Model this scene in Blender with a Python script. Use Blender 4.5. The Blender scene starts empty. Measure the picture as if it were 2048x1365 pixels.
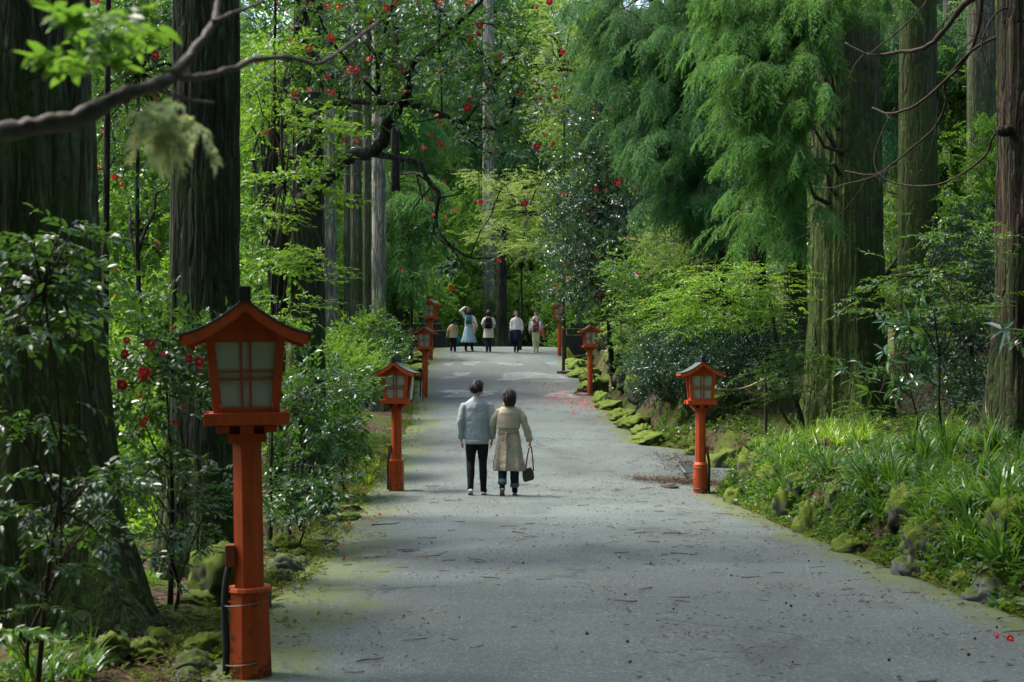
import bpy, math, random
import numpy as np
from mathutils import Vector, Matrix
PI = math.pi
rad = math.radians
FPX, CAMH, HZ = 2844.4, 1.6, 740.0
scene = bpy.context.scene
COL = scene.collection
rng = np.random.default_rng(7)
random.seed(7)

# ------------------------------------------------------------------ terrain functions
_yt = np.linspace(-20, 160, 1801)
def _tab(ys, vs, sig):
    v = np.interp(_yt, ys, vs)
    k = np.arange(-60, 61) * 0.1
    w = np.exp(-0.5 * (k / sig) ** 2); w /= w.sum()
    return np.convolve(np.pad(v, 60, mode='edge'), w, mode='valid')
_P = _tab([-20, 0, 7.5, 15, 22, 28, 34, 39.7, 45, 50, 55, 57, 59, 62, 70, 90, 160],
          [0, 0, -0.01, -.17, -.27, -.05, .38, .83, 1.3, 1.78, 2.26, 2.45, 2.53, 2.57, 2.55, 2.5, 2.5], 1.0)
_XL = _tab([-20, 5, 7.5, 10, 13.4, 20, 28, 35, 39.7, 48, 57, 70, 160],
           [-1.75, -1.6, -1.62, -1.7, -1.81, -2.15, -2.32, -2.4, -2.7, -3.0, -3.3, -3.5, -3.5], .8)
_XR = _tab([-20, 5, 9.5, 11.4, 17, 21.3, 23, 24.5, 27, 28.4, 29.4, 33, 40, 46, 50, 57, 70, 160],
           [3.55, 3.5, 3.42, 3.32, 3.1, 3.05, 3.6, 4.3, 4.3, 3.7, 2.75, 2.6, 2.25, 2.15, 2.0, 2.1, 2.2, 2.2], .35)
P = lambda y: np.interp(y, _yt, _P)
XL = lambda y: np.interp(y, _yt, _XL)
XR = lambda y: np.interp(y, _yt, _XR)
def sst(a, b, t):
    t = np.clip((t - a) / (b - a), 0, 1); return t * t * (3 - 2 * t)
_ph = np.random.default_rng(3).uniform(0, 6.28, (40, 3))
def sn(x, y, sc, seed=0):
    o = 0
    for i in range(6):
        p = _ph[(seed * 6 + i) % 40]
        a = p[2]
        o = o + np.sin((x * math.cos(a) + y * math.sin(a)) * sc * (0.7 + .25 * i) + p[0])
    return o / 6.0
def H(x, y):
    x = np.asarray(x, float); y = np.asarray(y, float)
    dl = XL(y) - x; dr = x - XR(y)
    base = P(y)
    far = sst(58, 75, y)
    left = -.02 + .05 * sst(0, .6, dl) - .06 * np.clip(dl - 1.5, 0, 8) + .1 * sn(x, y, 1.1, 1) * sst(.2, 1.5, dl)
    left = left + np.clip(dl - 10, 0, 80) * .22 + sst(34, 60, y) * np.clip(dl - 3, 0, 50) * .25
    up = sst(28, 33, y)
    right = -.02 + (.34 * sst(.08, .5, dr) * (1.25 + .5 * (1 - sst(20, 26, y))) + .13 * np.clip(dr, 0, 60) * sst(0, 1, dr)) * (1 - up)
    right = right + up * (-.35 * sst(.1, .4, dr) * (1 - sst(.8, 1.3, dr)) + .75 * sst(.9, 1.6, dr) + .16 * np.clip(dr - 1, 0, 60))
    right = right + np.clip(dr - 6, 0, 70) * .3 + .08 * sn(x, y, 1.7, 2) * sst(.2, 1.2, dr)
    h = np.where(dl > 0, left, np.where(dr > 0, right, -.035))
    h = h + base + np.clip(y - 74, 0, 90) * .32 * (1 + .15 * sn(x, y, .12, 3))
    return h
def h1(x, y): return float(H(x, y))
def at(px, py, Y): return np.array([(px - 1024) / FPX * Y, Y, CAMH + (HZ - py) / FPX * Y])
def gx(px, Y): return (px - 1024) / FPX * Y

# ------------------------------------------------------------------ materials
def mat(name, build):
    m = bpy.data.materials.new(name); m.use_nodes = True
    nt = m.node_tree; nt.nodes.clear()
    out = nt.nodes.new('ShaderNodeOutputMaterial')
    N = lambda t, **k: _node(nt, t, **k)
    L = lambda a, b: nt.links.new(a, b)
    sh = build(N, L)
    L(sh, out.inputs['Surface'])
    return m
def _node(nt, t, **k):
    n = nt.nodes.new('ShaderNode' + t)
    for a, v in k.items():
        if a == 'i':
            for kk, vv in v.items(): n.inputs[kk].default_value = vv
        else: setattr(n, a, v)
    return n
def ramp(N, L, src, stops):
    r = N('ValToRGB'); e = r.color_ramp.elements
    while len(e) < len(stops): e.new(0.5)
    for k, (p, c) in enumerate(stops):
        e[k].position = p; e[k].color = (*c, 1) if len(c) == 3 else c
    L(src, r.inputs[0]); return r.outputs[0]
def g(v): return (v, v, v)
def mixc(N, L, f, a, b, bt='MIX'):
    m = N('MixRGB', blend_type=bt)
    for s, v in ((0, f), (1, a), (2, b)):
        if hasattr(v, 'is_linked') or hasattr(v, 'links'): L(v, m.inputs[s])
        elif s == 0: m.inputs[0].default_value = v
        else: m.inputs[s].default_value = (*v, 1)
    return m.outputs[0]
def coords(N, L, sc=(1, 1, 1), kind='Object'):
    tc = N('TexCoord'); mp = N('Mapping'); mp.inputs['Scale'].default_value = sc
    L(tc.outputs[kind], mp.inputs['Vector']); return mp.outputs[0]
def noise(N, L, vec, sc, det=4, rough=.55, dist=0):
    n = N('TexNoise'); n.inputs['Scale'].default_value = sc; n.inputs['Detail'].default_value = det
    n.inputs['Roughness'].default_value = rough; n.inputs['Distortion'].default_value = dist
    if vec is not None: L(vec, n.inputs['Vector'])
    return n.outputs['Fac']
def bump(N, L, h, strength=.4, dist=.02):
    b = N('Bump'); b.inputs['Strength'].default_value = strength; b.inputs['Distance'].default_value = dist
    L(h, b.inputs['Height']); return b.outputs[0]
def princ(N, L, col, rough=.6, spec=.5, nrm=None, metal=0):
    p = N('BsdfPrincipled')
    if isinstance(col, tuple): p.inputs['Base Color'].default_value = (*col, 1)
    else: L(col, p.inputs['Base Color'])
    if isinstance(rough, (int, float)): p.inputs['Roughness'].default_value = rough
    else: L(rough, p.inputs['Roughness'])
    p.inputs['Specular IOR Level'].default_value = spec
    p.inputs['Metallic'].default_value = metal
    if nrm is not None: L(nrm, p.inputs['Normal'])
    return p.outputs[0]

def leaf_mat(name, c1, c2, rough=.4, spec=.5, tr=.35, trc=None, dry=None):
    def b(N, L):
        a = N('Attribute'); a.attribute_name = 'tint'
        c = ramp(N, L, a.outputs['Fac'], [(0, c1), (1, c2)] if not dry else [(0, c1), (.80, c2), (.90, dry), (1, dry)])
        p = princ(N, L, c, rough, spec)
        t = N('BsdfTranslucent')
        tc = trc or tuple(min(1, x) for x in (c2[0] * 2.2 + .03, c2[1] * 1.9 + .03, c2[2] * .9))
        t.inputs['Color'].default_value = (*tc, 1)
        m = N('MixShader'); m.inputs[0].default_value = tr
        L(p, m.inputs[1]); L(t.outputs[0], m.inputs[2]); return m.outputs[0]
    return mat(name, b)
def bark_mat(name, dark, mid, light, moss=.4, mossc=(.05, .09, .012), wet=.0, fs=9.0, lich=(.22, .25, .18), lichen=.5, lo=.42, moss_h=3.0):
    def b(N, L):
        v = coords(N, L, (1, 1, .09)); v2 = coords(N, L, (1, 1, .22)); v3 = coords(N, L, (1, 1, 1))
        f1 = noise(N, L, v, fs, 6, .62, .6)
        f2 = noise(N, L, v2, fs * 2.6, 5, .6, .3)
        fa = noise(N, L, coords(N, L, (1, 1, .055)), fs * 1.5, 4, .55, .9)
        def ridge(f):
            a = N('Math', operation='SUBTRACT'); L(f, a.inputs[0]); a.inputs[1].default_value = .5
            b_ = N('Math', operation='ABSOLUTE'); L(a.outputs[0], b_.inputs[0]); return b_.outputs[0]
        vo = N('TexVoronoi', feature='DISTANCE_TO_EDGE'); vo.inputs['Scale'].default_value = fs * .85
        wv_ = N('VectorMath', operation='ADD'); nz_ = N('TexNoise'); nz_.inputs['Scale'].default_value = 3.0; nz_.inputs['Detail'].default_value = 3; L(v3, nz_.inputs['Vector']); sv_ = N('VectorMath', operation='SCALE'); sv_.inputs['Scale'].default_value = .10; L(nz_.outputs['Color'], sv_.inputs[0]); L(coords(N, L, (1, 1, .12)), wv_.inputs[0]); L(sv_.outputs[0], wv_.inputs[1]); L(wv_.outputs[0], vo.inputs['Vector'])
        vs_ = N('Math', operation='MULTIPLY'); vs_.inputs[1].default_value = .55; L(vo.outputs['Distance'], vs_.inputs[0])
        r1_, r2_ = ridge(fa), vs_.outputs[0]
        mn = N('Math', operation='MINIMUM'); L(r1_, mn.inputs[0]); L(r2_, mn.inputs[1])
        h = N('Math', operation='ADD'); sc_ = N('Math', operation='MULTIPLY'); sc_.inputs[1].default_value = .25; L(f2, sc_.inputs[0])
        mr_ = N('MapRange'); mr_.inputs[2].default_value = .09; L(mn.outputs[0], mr_.inputs[0]); L(mr_.outputs[0], h.inputs[0]); L(sc_.outputs[0], h.inputs[1])
        c = ramp(N, L, f2, [(.30, tuple(x * .6 for x in mid)), (.5, mid), (.72, light)])
        c = mixc(N, L, ramp(N, L, mn.outputs[0], [(.0, g(1)), (.02, g(.7)), (.06, g(0))]), c, dark)
        # lichen streaks
        l1 = noise(N, L, coords(N, L, (1, 1, .16)), fs * 1.3, 4, .6, .4)
        l2 = noise(N, L, coords(N, L, (1, 1, .4)), 1.2, 2)
        lm = N('Math', operation='MULTIPLY'); L(ramp(N, L, l1, [(.55, g(0)), (.68, g(lichen))]), lm.inputs[0]); L(ramp(N, L, l2, [(.42, g(0)), (.62, g(1))]), lm.inputs[1])
        c = mixc(N, L, lm.outputs[0], c, lich)
        pt = noise(N, L, coords(N, L, (1, 1, .35)), 2.3, 3, .6, .5)
        c = mixc(N, L, ramp(N, L, pt, [(.40, g(.6)), (.52, g(0))]), c, tuple(x * .38 for x in mid))
        c = mixc(N, L, ramp(N, L, pt, [(.54, g(0)), (.70, g(.55))]), c, (mid[0] * 2.0, mid[1] * 1.5, mid[2] * 1.2))
        # moss: patches, plus a growth zone near the ground
        m1 = noise(N, L, v3, 1.1, 3)
        m2 = noise(N, L, v3, 14, 4, .7)
        sp = N('SeparateXYZ'); tc = N('TexCoord'); L(tc.outputs['Object'], sp.inputs[0])
        mh = N('MapRange'); mh.inputs[1].default_value = 0; mh.inputs[2].default_value = moss_h; mh.inputs[3].default_value = .28; mh.inputs[4].default_value = 0
        L(sp.outputs[2], mh.inputs[0])
        ad = N('Math', operation='ADD'); L(m1, ad.inputs[0]); L(mh.outputs[0], ad.inputs[1])
        mm = N('Math', operation='MULTIPLY'); L(ramp(N, L, ad.outputs[0], [(.62 - .3 * moss, g(0)), (.86 - .3 * moss, g(1))]), mm.inputs[0]); L(ramp(N, L, m2, [(.35, g(.25)), (.6, g(.95))]), mm.inputs[1])
        c = mixc(N, L, mm.outputs[0], c, mixc(N, L, m2, (mossc[0] * .4, mossc[1] * .5, mossc[2] * .5), mossc))
        return princ(N, L, c, .85 - wet, .25, bump(N, L, h.outputs[0], 1.0, .03))
    return mat(name, b)
def plain(name, col, rough=.6, spec=.4, var=.25, sc=8, bs=.15, bd=.004, metal=0):
    def b(N, L):
        n = noise(N, L, coords(N, L), sc, 5, .6)
        c = ramp(N, L, n, [(.3, tuple(x * (1 - var) for x in col)), (.7, tuple(min(1, x * (1 + var)) for x in col))])
        return princ(N, L, c, rough, spec, bump(N, L, n, bs, bd), metal)
    return mat(name, b)

M = {}
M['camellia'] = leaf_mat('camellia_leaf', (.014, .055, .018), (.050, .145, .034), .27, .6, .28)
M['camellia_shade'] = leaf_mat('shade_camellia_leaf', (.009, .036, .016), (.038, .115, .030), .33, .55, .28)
M['camellia_far'] = leaf_mat('camellia_dark_leaf', (.010, .042, .024), (.028, .085, .040), .30, .6, .15)
M['fresh'] = leaf_mat('fresh_leaf', (.035, .105, .014), (.10, .21, .025), .42, .4, .42, (.20, .40, .035))
M['lime'] = leaf_mat('lime_leaf', (.045, .125, .012), (.115, .235, .02), .38, .5, .42, (.24, .44, .03))
M['mid'] = leaf_mat('mid_green_leaf', (.022, .075, .016), (.065, .16, .028), .33, .5, .35)
M['yellowish'] = leaf_mat('yellow_green_leaf', (.085, .15, .03), (.17, .25, .06), .5, .3, .42, (.30, .42, .08))
M['sugi'] = leaf_mat('cedar_needles', (.018, .085, .028), (.105, .27, .06), .5, .3, .3)
M['sugi_far'] = leaf_mat('cedar_far_needles', (.016, .075, .034), (.070, .20, .070), .55, .25, .3)
M['sugi_pale'] = leaf_mat('cedar_pale_needles', (.25, .40, .25), (.46, .62, .44), .5, .3, .3)
M['grass'] = leaf_mat('strap_grass', (.014, .062, .012), (.060, .165, .026), .3, .5, .35, None, (.24, .19, .06))
M['grass_lime'] = leaf_mat('bright_strap_grass', (.045, .130, .012), (.140, .27, .035), .3, .5, .4, None, (.30, .25, .08))
M['cover'] = leaf_mat('cover_leaf', (.020, .070, .014), (.065, .155, .028), .4, .4, .3)
M['cover_moss'] = leaf_mat('moss_tuft', (.06, .11, .010), (.14, .21, .02), .7, .2, .2)
M['brown_litter'] = leaf_mat('dry_litter', (.035, .018, .010), (.13, .065, .035), .7, .2, .1, (.1, .05, .02))
M['big_leaf'] = leaf_mat('broad_glossy_leaf', (.018, .065, .028), (.05, .13, .045), .25, .6, .2)
M['petal'] = leaf_mat('red_petal', (.55, .016, .055), (.82, .08, .14), .5, .3, .25, (.8, .05, .08))
M['stamen'] = plain('yellow_stamen', (.75, .42, .04), .6)
M['bark_dark'] = bark_mat('dark_cedar_bark', (.007, .006, .005), (.042, .038, .026), (.11, .10, .07), .62, lichen=.85, lich=(.22, .25, .17))
M['bark_lichen'] = bark_mat('lichen_cedar_bark', (.012, .011, .008), (.085, .085, .058), (.21, .21, .15), .75, lichen=.95, lich=(.40, .43, .32), mossc=(.07, .12, .014), moss_h=4)
M['bark_brown'] = bark_mat('brown_cedar_bark', (.009, .007, .005), (.030, .023, .017), (.065, .052, .038), .2, lichen=.25, fs=11)
M['bark_mossy'] = bark_mat('mossy_cedar_bark', (.02, .017, .011), (.056, .055, .030), (.14, .13, .075), .92, lichen=.4, fs=10, mossc=(.075, .13, .014), moss_h=6)
M['bark_right'] = bark_mat('reddish_cedar_bark', (.012, .008, .005), (.052, .036, .021), (.13, .098, .058), .35, lichen=.2, fs=10)
M['bark_pale'] = bark_mat('pale_cedar_bark', (.09, .085, .065), (.32, .31, .24), (.50, .49, .40), .3, lichen=.6, fs=7, lich=(.32, .36, .28))
M['bark_green'] = bark_mat('green_cedar_bark', (.04, .04, .028), (.125, .12, .09), (.25, .24, .19), .55, lichen=.3, fs=8, moss_h=8)
M['limb'] = bark_mat('camellia_limb_bark', (.010, .009, .008), (.035, .032, .026), (.10, .10, .08), .35, lichen=.7, fs=14, lich=(.17, .19, .15))
M['twig'] = plain('twig_bark', (.045, .032, .022), .8, .2, .4, 20, .5, .01)
M['grey_branch'] = plain('grey_brown_branch', (.075, .058, .050), .65, .3, .45, 25, .8, .01)
def _orange():
    def b(N, L):
        v = coords(N, L)
        n = noise(N, L, v, 5, 5, .6); d = noise(N, L, v, 17, 6, .75)
        vs = coords(N, L, (9, 9, .7)); st = noise(N, L, vs, 3, 4, .6)
        c = ramp(N, L, n, [(.3, (.37, .046, .006)), (.7, (.52, .080, .009))])
        c = mixc(N, L, ramp(N, L, st, [(.46, g(0)), (.74, g(.7))]), c, (.19, .036, .010))
        sp = N('SeparateXYZ'); tc = N('TexCoord'); L(tc.outputs['Object'], sp.inputs[0])
        mr = N('MapRange'); mr.inputs[1].default_value = 0; mr.inputs[2].default_value = .5; mr.inputs[3].default_value = .16; mr.inputs[4].default_value = 0; L(sp.outputs[2], mr.inputs[0])
        ad = N('Math', operation='ADD'); L(d, ad.inputs[0]); L(mr.outputs[0], ad.inputs[1])
        c = mixc(N, L, ramp(N, L, ad.outputs[0], [(.62, g(0)), (.72, g(.9))]), c, (.045, .022, .012))
        return princ(N, L, c, .55, .35, bump(N, L, d, .25, .003))
    return mat('vermilion_paint', b)
M['orange'] = _orange()
M['copper'] = plain('weathered_roof_metal', (.040, .056, .046), .5, .5, .5, 9, .2, .004)
M['cap'] = plain('black_ridge_metal', (.008, .009, .010), .5, .4, .3, 8)
def _pane():
    def b(N, L):
        v = coords(N, L)
        n = noise(N, L, v, 4, 3); d = noise(N, L, v, 60, 3)
        c = ramp(N, L, n, [(.3, (.30, .33, .25)), (.7, (.44, .48, .38))])
        c = mixc(N, L, ramp(N, L, d, [(.66, g(0)), (.74, g(.5))]), c, (.6, .62, .55))
        return princ(N, L, c, .22, .5)
    return mat('frosted_pane', b)
M['pane'] = _pane()
M['conduit'] = plain('black_conduit', (.018, .022, .026), .5, .4, .3, 20)
M['junction'] = plain('red_brown_box', (.20, .045, .022), .55, .4, .3, 10)
M['wire'] = plain('grey_wire', (.16, .15, .13), .5, .5, .3, 30, 0, .001, .6)
def _stone(name, base, moss, amt):
    def b(N, L):
        v = coords(N, L)
        n = noise(N, L, v, 4, 6, .65); m = noise(N, L, v, 2.2, 4, .6); f = noise(N, L, v, 40, 4, .7)
        c = ramp(N, L, n, [(.3, tuple(x * .55 for x in base)), (.7, tuple(x * 1.25 for x in base))])
        geo = N('NewGeometry'); sp = N('SeparateXYZ'); L(geo.outputs['Normal'], sp.inputs[0])
        a = N('MapRange'); a.inputs[1].default_value = -.3; a.inputs[2].default_value = .9; a.inputs[3].default_value = -.25; a.inputs[4].default_value = .3; L(sp.outputs[2], a.inputs[0])
        ad = N('Math', operation='ADD'); L(m, ad.inputs[0]); L(a.outputs[0], ad.inputs[1])
        k = ramp(N, L, ad.outputs[0], [(.68 - .35 * amt, g(0)), (.84 - .35 * amt, g(1))])
        mc = mixc(N, L, f, tuple(x * .45 for x in moss), tuple(x * 1.3 for x in moss))
        c = mixc(N, L, k, c, mc)
        return princ(N, L, c, .85, .25, bump(N, L, f, .6, .02))
    return mat(name, b)
M['stone_moss'] = _stone('mossy_stone', (.10, .10, .085), (.11, .16, .014), 1.0)
M['stone_grey'] = _stone('grey_stone', (.15, .16, .14), (.08, .12, .02), .35)
M['plinth'] = _stone('dark_plinth_stone', (.025, .027, .024), (.06, .09, .014), .3)
def _road():
    def b(N, L):
        v = coords(N, L)
        e = N('Attribute'); e.attribute_name = 'edge'
        sp = N('SeparateXYZ'); tc = N('TexCoord'); L(tc.outputs['Object'], sp.inputs[0])
        big = noise(N, L, v, .45, 4, .55); mid = noise(N, L, v, 2.2, 5, .6); fine = noise(N, L, v, 45, 3, .7); grit = noise(N, L, v, 130, 2, .6)
        c = ramp(N, L, big, [(.32, (.078, .110, .098)), (.68, (.135, .184, .166))])
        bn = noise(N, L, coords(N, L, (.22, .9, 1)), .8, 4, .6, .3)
        c = mixc(N, L, ramp(N, L, bn, [(.42, g(0)), (.60, g(.5))]), c, (.05, .062, .058))  # soft shadow bands across the road, put into the asphalt colour
        c = mixc(N, L, ramp(N, L, grit, [(.40, g(.85)), (.60, g(0))]), c, (.045, .052, .048))
        c = mixc(N, L, ramp(N, L, fine, [(.52, g(0)), (.68, g(.7))]), c, (.27, .285, .26))
        c = mixc(N, L, ramp(N, L, mid, [(.5, g(0)), (.72, g(.35))]), c, (.085, .09, .08))
        # moss film creeping in from both edges
        ne = noise(N, L, coords(N, L, (1, .55, 1)), 1.5, 6, .62)
        mr = N('MapRange'); mr.inputs[1].default_value = 0; mr.inputs[2].default_value = 1.25; mr.inputs[3].default_value = .55; mr.inputs[4].default_value = -.16; L(e.outputs['Fac'], mr.inputs[0])
        ad = N('Math', operation='ADD'); L(ne, ad.inputs[0]); L(mr.outputs[0], ad.inputs[1])
        k = ramp(N, L, ad.outputs[0], [(.60, g(0)), (.80, g(.75)), (1.0, g(.97))])
        ks = N('Math', operation='MULTIPLY'); L(k, ks.inputs[0]); L(ramp(N, L, noise(N, L, v, 9, 6, .7), [(.36, g(.25)), (.58, g(1))]), ks.inputs[1]); k = ks.outputs[0]
        mc = mixc(N, L, mid, (.040, .055, .008), (.12, .155, .016))
        c = mixc(N, L, k, c, mc)
        dm = noise(N, L, coords(N, L, (.5, .22, 1)), 1.9, 5, .65, .4)
        c = mixc(N, L, ramp(N, L, dm, [(.54, g(0)), (.66, g(.5))]), c, (.042, .05, .044))
        ck = N('TexVoronoi', feature='DISTANCE_TO_EDGE'); ck.inputs['Scale'].default_value = .42; cn = N('TexNoise'); cn.inputs['Scale'].default_value = 1.6; cn.inputs['Detail'].default_value = 5; L(v, cn.inputs['Vector']); cs_ = N('VectorMath', operation='SCALE'); cs_.inputs['Scale'].default_value = .9; L(cn.outputs['Color'], cs_.inputs[0]); ca = N('VectorMath', operation='ADD'); L(v, ca.inputs[0]); L(cs_.outputs[0], ca.inputs[1]); L(ca.outputs[0], ck.inputs['Vector'])
        cm_ = N('Math', operation='MULTIPLY'); L(ramp(N, L, ck.outputs['Distance'], [(.0, g(.85)), (.006, g(.6)), (.013, g(0))]), cm_.inputs[0]); L(ramp(N, L, noise(N, L, v, .33, 3), [(.48, g(0)), (.58, g(1))]), cm_.inputs[1])
        c = mixc(N, L, cm_.outputs[0], c, (.028, .032, .028))
        # worn cross band with wet, smooth patches on the climb
        def band(y0, y1, w):
            a = N('MapRange', interpolation_type='SMOOTHSTEP'); a.inputs[1].default_value = y0 - w; a.inputs[2].default_value = y0; L(sp.outputs[1], a.inputs[0])
            d = N('MapRange', interpolation_type='SMOOTHSTEP'); d.inputs[1].default_value = y1; d.inputs[2].default_value = y1 + w; d.inputs[3].default_value = 1; d.inputs[4].default_value = 0; L(sp.outputs[1], d.inputs[0])
            m = N('Math', operation='MULTIPLY'); L(a.outputs[0], m.inputs[0]); L(d.outputs[0], m.inputs[1]); return m.outputs[0]
        mx = N('Math', operation='MAXIMUM'); L(band(44.2, 46.6, .5), mx.inputs[0]); L(band(39.8, 41.2, .5), mx.inputs[1])
        mx2 = N('Math', operation='MAXIMUM'); L(mx.outputs[0], mx2.inputs[0]); L(band(49.5, 50.5, .4), mx2.inputs[1])
        xin = N('MapRange', interpolation_type='SMOOTHSTEP'); xin.inputs[1].default_value = .5; xin.inputs[2].default_value = 1.1; L(e.outputs['Fac'], xin.inputs[0])
        bb = N('Math', operation='MULTIPLY'); L(mx2.outputs[0], bb.inputs[0]); L(xin.outputs[0], bb.inputs[1])
        pn = noise(N, L, coords(N, L, (.8, .55, 1)), 1.2, 1, .4)
        pm = N('Math', operation='MULTIPLY'); L(ramp(N, L, pn, [(.50, g(0)), (.60, g(1))]), pm.inputs[0]); L(bb.outputs[0], pm.inputs[1])
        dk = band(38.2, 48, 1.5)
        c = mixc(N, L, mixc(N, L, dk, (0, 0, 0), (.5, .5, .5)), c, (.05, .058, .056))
        c = mixc(N, L, pm.outputs[0], c, (.22, .245, .23))
        r = ramp(N, L, pm.outputs[0], [(0, g(.8)), (1, g(.22))])
        return princ(N, L, c, r, .35, bump(N, L, fine, .35, .006))
    return mat('old_asphalt', b)
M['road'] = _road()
def _ground():
    def b(N, L):
        v = coords(N, L)
        n = noise(N, L, v, 3, 6, .65); f = noise(N, L, v, 35, 4, .7); m = noise(N, L, v, .8, 5, .65)
        c = ramp(N, L, n, [(.3, (.022, .013, .008)), (.7, (.085, .050, .030))])
        c = mixc(N, L, ramp(N, L, f, [(.55, g(0)), (.7, g(.6))]), c, (.13, .075, .045))
        mc = mixc(N, L, f, (.025, .045, .006), (.10, .15, .014))
        c = mixc(N, L, ramp(N, L, m, [(.44, g(0)), (.58, g(.9))]), c, mc)
        sp = N('SeparateXYZ'); L(v, sp.inputs[0]); yy = N('MapRange'); yy.inputs[1].default_value = 62; yy.inputs[2].default_value = 72; L(sp.outputs[1], yy.inputs[0])
        c = mixc(N, L, yy.outputs[0], c, (.018, .045, .014))
        return princ(N, L, c, .9, .2, bump(N, L, f, .8, .03))
    return mat('forest_soil', b)
M['ground'] = _ground()
M['skin'] = plain('skin', (.50, .29, .20), .5, .4, .06, 6, 0)
M['hair'] = plain('black_hair', (.008, .007, .007), .55, .3, .4, 60, .5, .004)
M['hair_brown'] = plain('dark_brown_hair', (.018, .012, .009), .55, .3, .4, 60, .5, .004)
def cloth(name, col, var=.08, sc=14, bs=.35, rough=.85):
    return plain(name, col, rough, .2, var, sc, bs, .008)
M['sweater'] = cloth('blue_grey_knit', (.30, .335, .335))
M['black_cloth'] = cloth('black_cotton', (.010, .010, .012))
M['beige'] = cloth('beige_coat_cloth', (.38, .32, .225), .1)
M['beige_dark'] = cloth('beige_belt_cloth', (.28, .23, .155), .1)
M['denim'] = cloth('dark_denim', (.012, .024, .040))
M['denim_cuff'] = cloth('pale_denim_cuff', (.10, .16, .19))
M['tan'] = cloth('tan_jacket_cloth', (.40, .28, .15))
M['cream'] = cloth('cream_knit', (.55, .50, .40))
M['white_knit'] = cloth('white_knit', (.68, .64, .58))
M['skirt_blue'] = cloth('pale_blue_skirt_cloth', (.26, .38, .42))
M['navy'] = cloth('navy_cloth', (.010, .016, .035))
M['lime_cloth'] = cloth('pale_yellow_green_cloth', (.50, .55, .28))
M['teal_bag'] = cloth('teal_nylon', (.02, .11, .14))
M['black_bag'] = cloth('black_nylon', (.008, .010, .015))
M['blue_bag'] = cloth('blue_nylon', (.01, .16, .26))
M['red_orange'] = cloth('orange_red_cloth', (.62, .10, .03))
M['leather'] = plain('dark_leather', (.035, .025, .018), .45, .5)
M['tan_leather'] = plain('tan_leather', (.26, .09, .035), .5, .4)
M['shoe_white'] = plain('white_rubber', (.60, .60, .58), .6)
M['grey_sole'] = plain('grey_rubber', (.20, .21, .20), .7)
M['eye'] = plain('dark_eye', (.01, .008, .008), .2)
M['lip'] = plain('lip', (.42, .12, .10), .5)
def _poncho():
    def b(N, L):
        v = coords(N, L, (1, .3, 1))
        vo = N('TexVoronoi'); vo.inputs['Scale'].default_value = 14; vo.distance = 'MANHATTAN'; L(v, vo.inputs['Vector'])
        sp = N('SeparateColor'); L(vo.outputs['Color'], sp.inputs[0])
        r = N('ValToRGB'); r.color_ramp.interpolation = 'CONSTANT'; e = r.color_ramp.elements
        cs = [(0, (.45, .035, .03)), (.25, (.10, .018, .035)), (.45, (.06, .14, .22)), (.6, (.5, .46, .38)), (.72, (.5, .10, .05)), (.88, (.07, .06, .10))]
        while len(e) < len(cs): e.new(.5)
        for k, (p, c) in enumerate(cs): e[k].position = p; e[k].color = (*c, 1)
        L(sp.outputs[0], r.inputs[0])
        return princ(N, L, r.outputs[0], .85, .2)
    return mat('patchwork_cloth', b)
M['patchwork'] = _poncho()
def _stripe():
    def b(N, L):
        w = N('TexWave', wave_type='BANDS', bands_direction='Z'); w.inputs['Scale'].default_value = 9; L(coords(N, L), w.inputs['Vector'])
        return princ(N, L, ramp(N, L, w.outputs['Fac'], [(.45, (.02, .025, .04)), (.55, (.6, .6, .58))]), .85, .2)
    return mat('striped_sleeve', b)
M['stripe'] = _stripe()
M['brown_post'] = plain('brown_painted_post', (.060, .026, .016), .6, .4, .3, 6)
M['white_paint'] = plain('white_paint', (.7, .7, .68), .6)
M['rope'] = plain('straw_rope', (.42, .33, .13), .8, .2, .3, 40)
M['grate'] = plain('grey_grating', (.12, .13, .13), .55, .5, .3, 12)

# ------------------------------------------------------------------ mesh building
def tag(o, label=None, cat=None, group=None, kind=None):
    if label: o['label'] = label
    if cat: o['category'] = cat
    if group: o['group'] = group
    if kind: o['kind'] = kind
    return o
def empty(name, loc, label, cat, group=None, rz=0):
    o = bpy.data.objects.new(name, None); COL.objects.link(o)
    o.location = Vector([float(a) for a in loc]); o.rotation_euler = (0, 0, rz); o.empty_display_size = .2
    return tag(o, label, cat, group)
def link(name, me, parent=None, loc=None):
    o = bpy.data.objects.new(name, me); COL.objects.link(o)
    if parent is not None: o.parent = parent
    if loc is not None: o.location = Vector([float(a) for a in loc])
    return o
def fmesh(name, V, Fs, mats, tint=None, smooth=False, midx=None):
    """V (n,3); Fs list of int arrays (k,3)/(k,4)"""
    me = bpy.data.meshes.new(name)
    V = np.ascontiguousarray(V, np.float32)
    Fs = [np.asarray(f, np.int32) for f in Fs if len(f)]
    me.vertices.add(len(V)); me.vertices.foreach_set('co', V.ravel())
    idx = np.concatenate([f.ravel() for f in Fs])
    sizes = np.concatenate([np.full(len(f), f.shape[1], np.int32) for f in Fs])
    starts = np.concatenate([[0], np.cumsum(sizes)[:-1]]).astype(np.int32)
    me.loops.add(len(idx)); me.loops.foreach_set('vertex_index', idx.astype(np.int32))
    me.polygons.add(len(sizes)); me.polygons.foreach_set('loop_start', starts); me.polygons.foreach_set('loop_total', sizes)
    me.polygons.foreach_set('use_smooth', np.full(len(sizes), bool(smooth)))
    for m in (mats if isinstance(mats, (list, tuple)) else [mats]): me.materials.append(m)
    if midx is not None: me.polygons.foreach_set('material_index', np.asarray(midx, np.int32))
    if tint is not None:
        a = me.attributes.new('tint', 'FLOAT', 'POINT'); a.data.foreach_set('value', np.ascontiguousarray(tint, np.float32))
    me.update(calc_edges=True)
    return me
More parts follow.
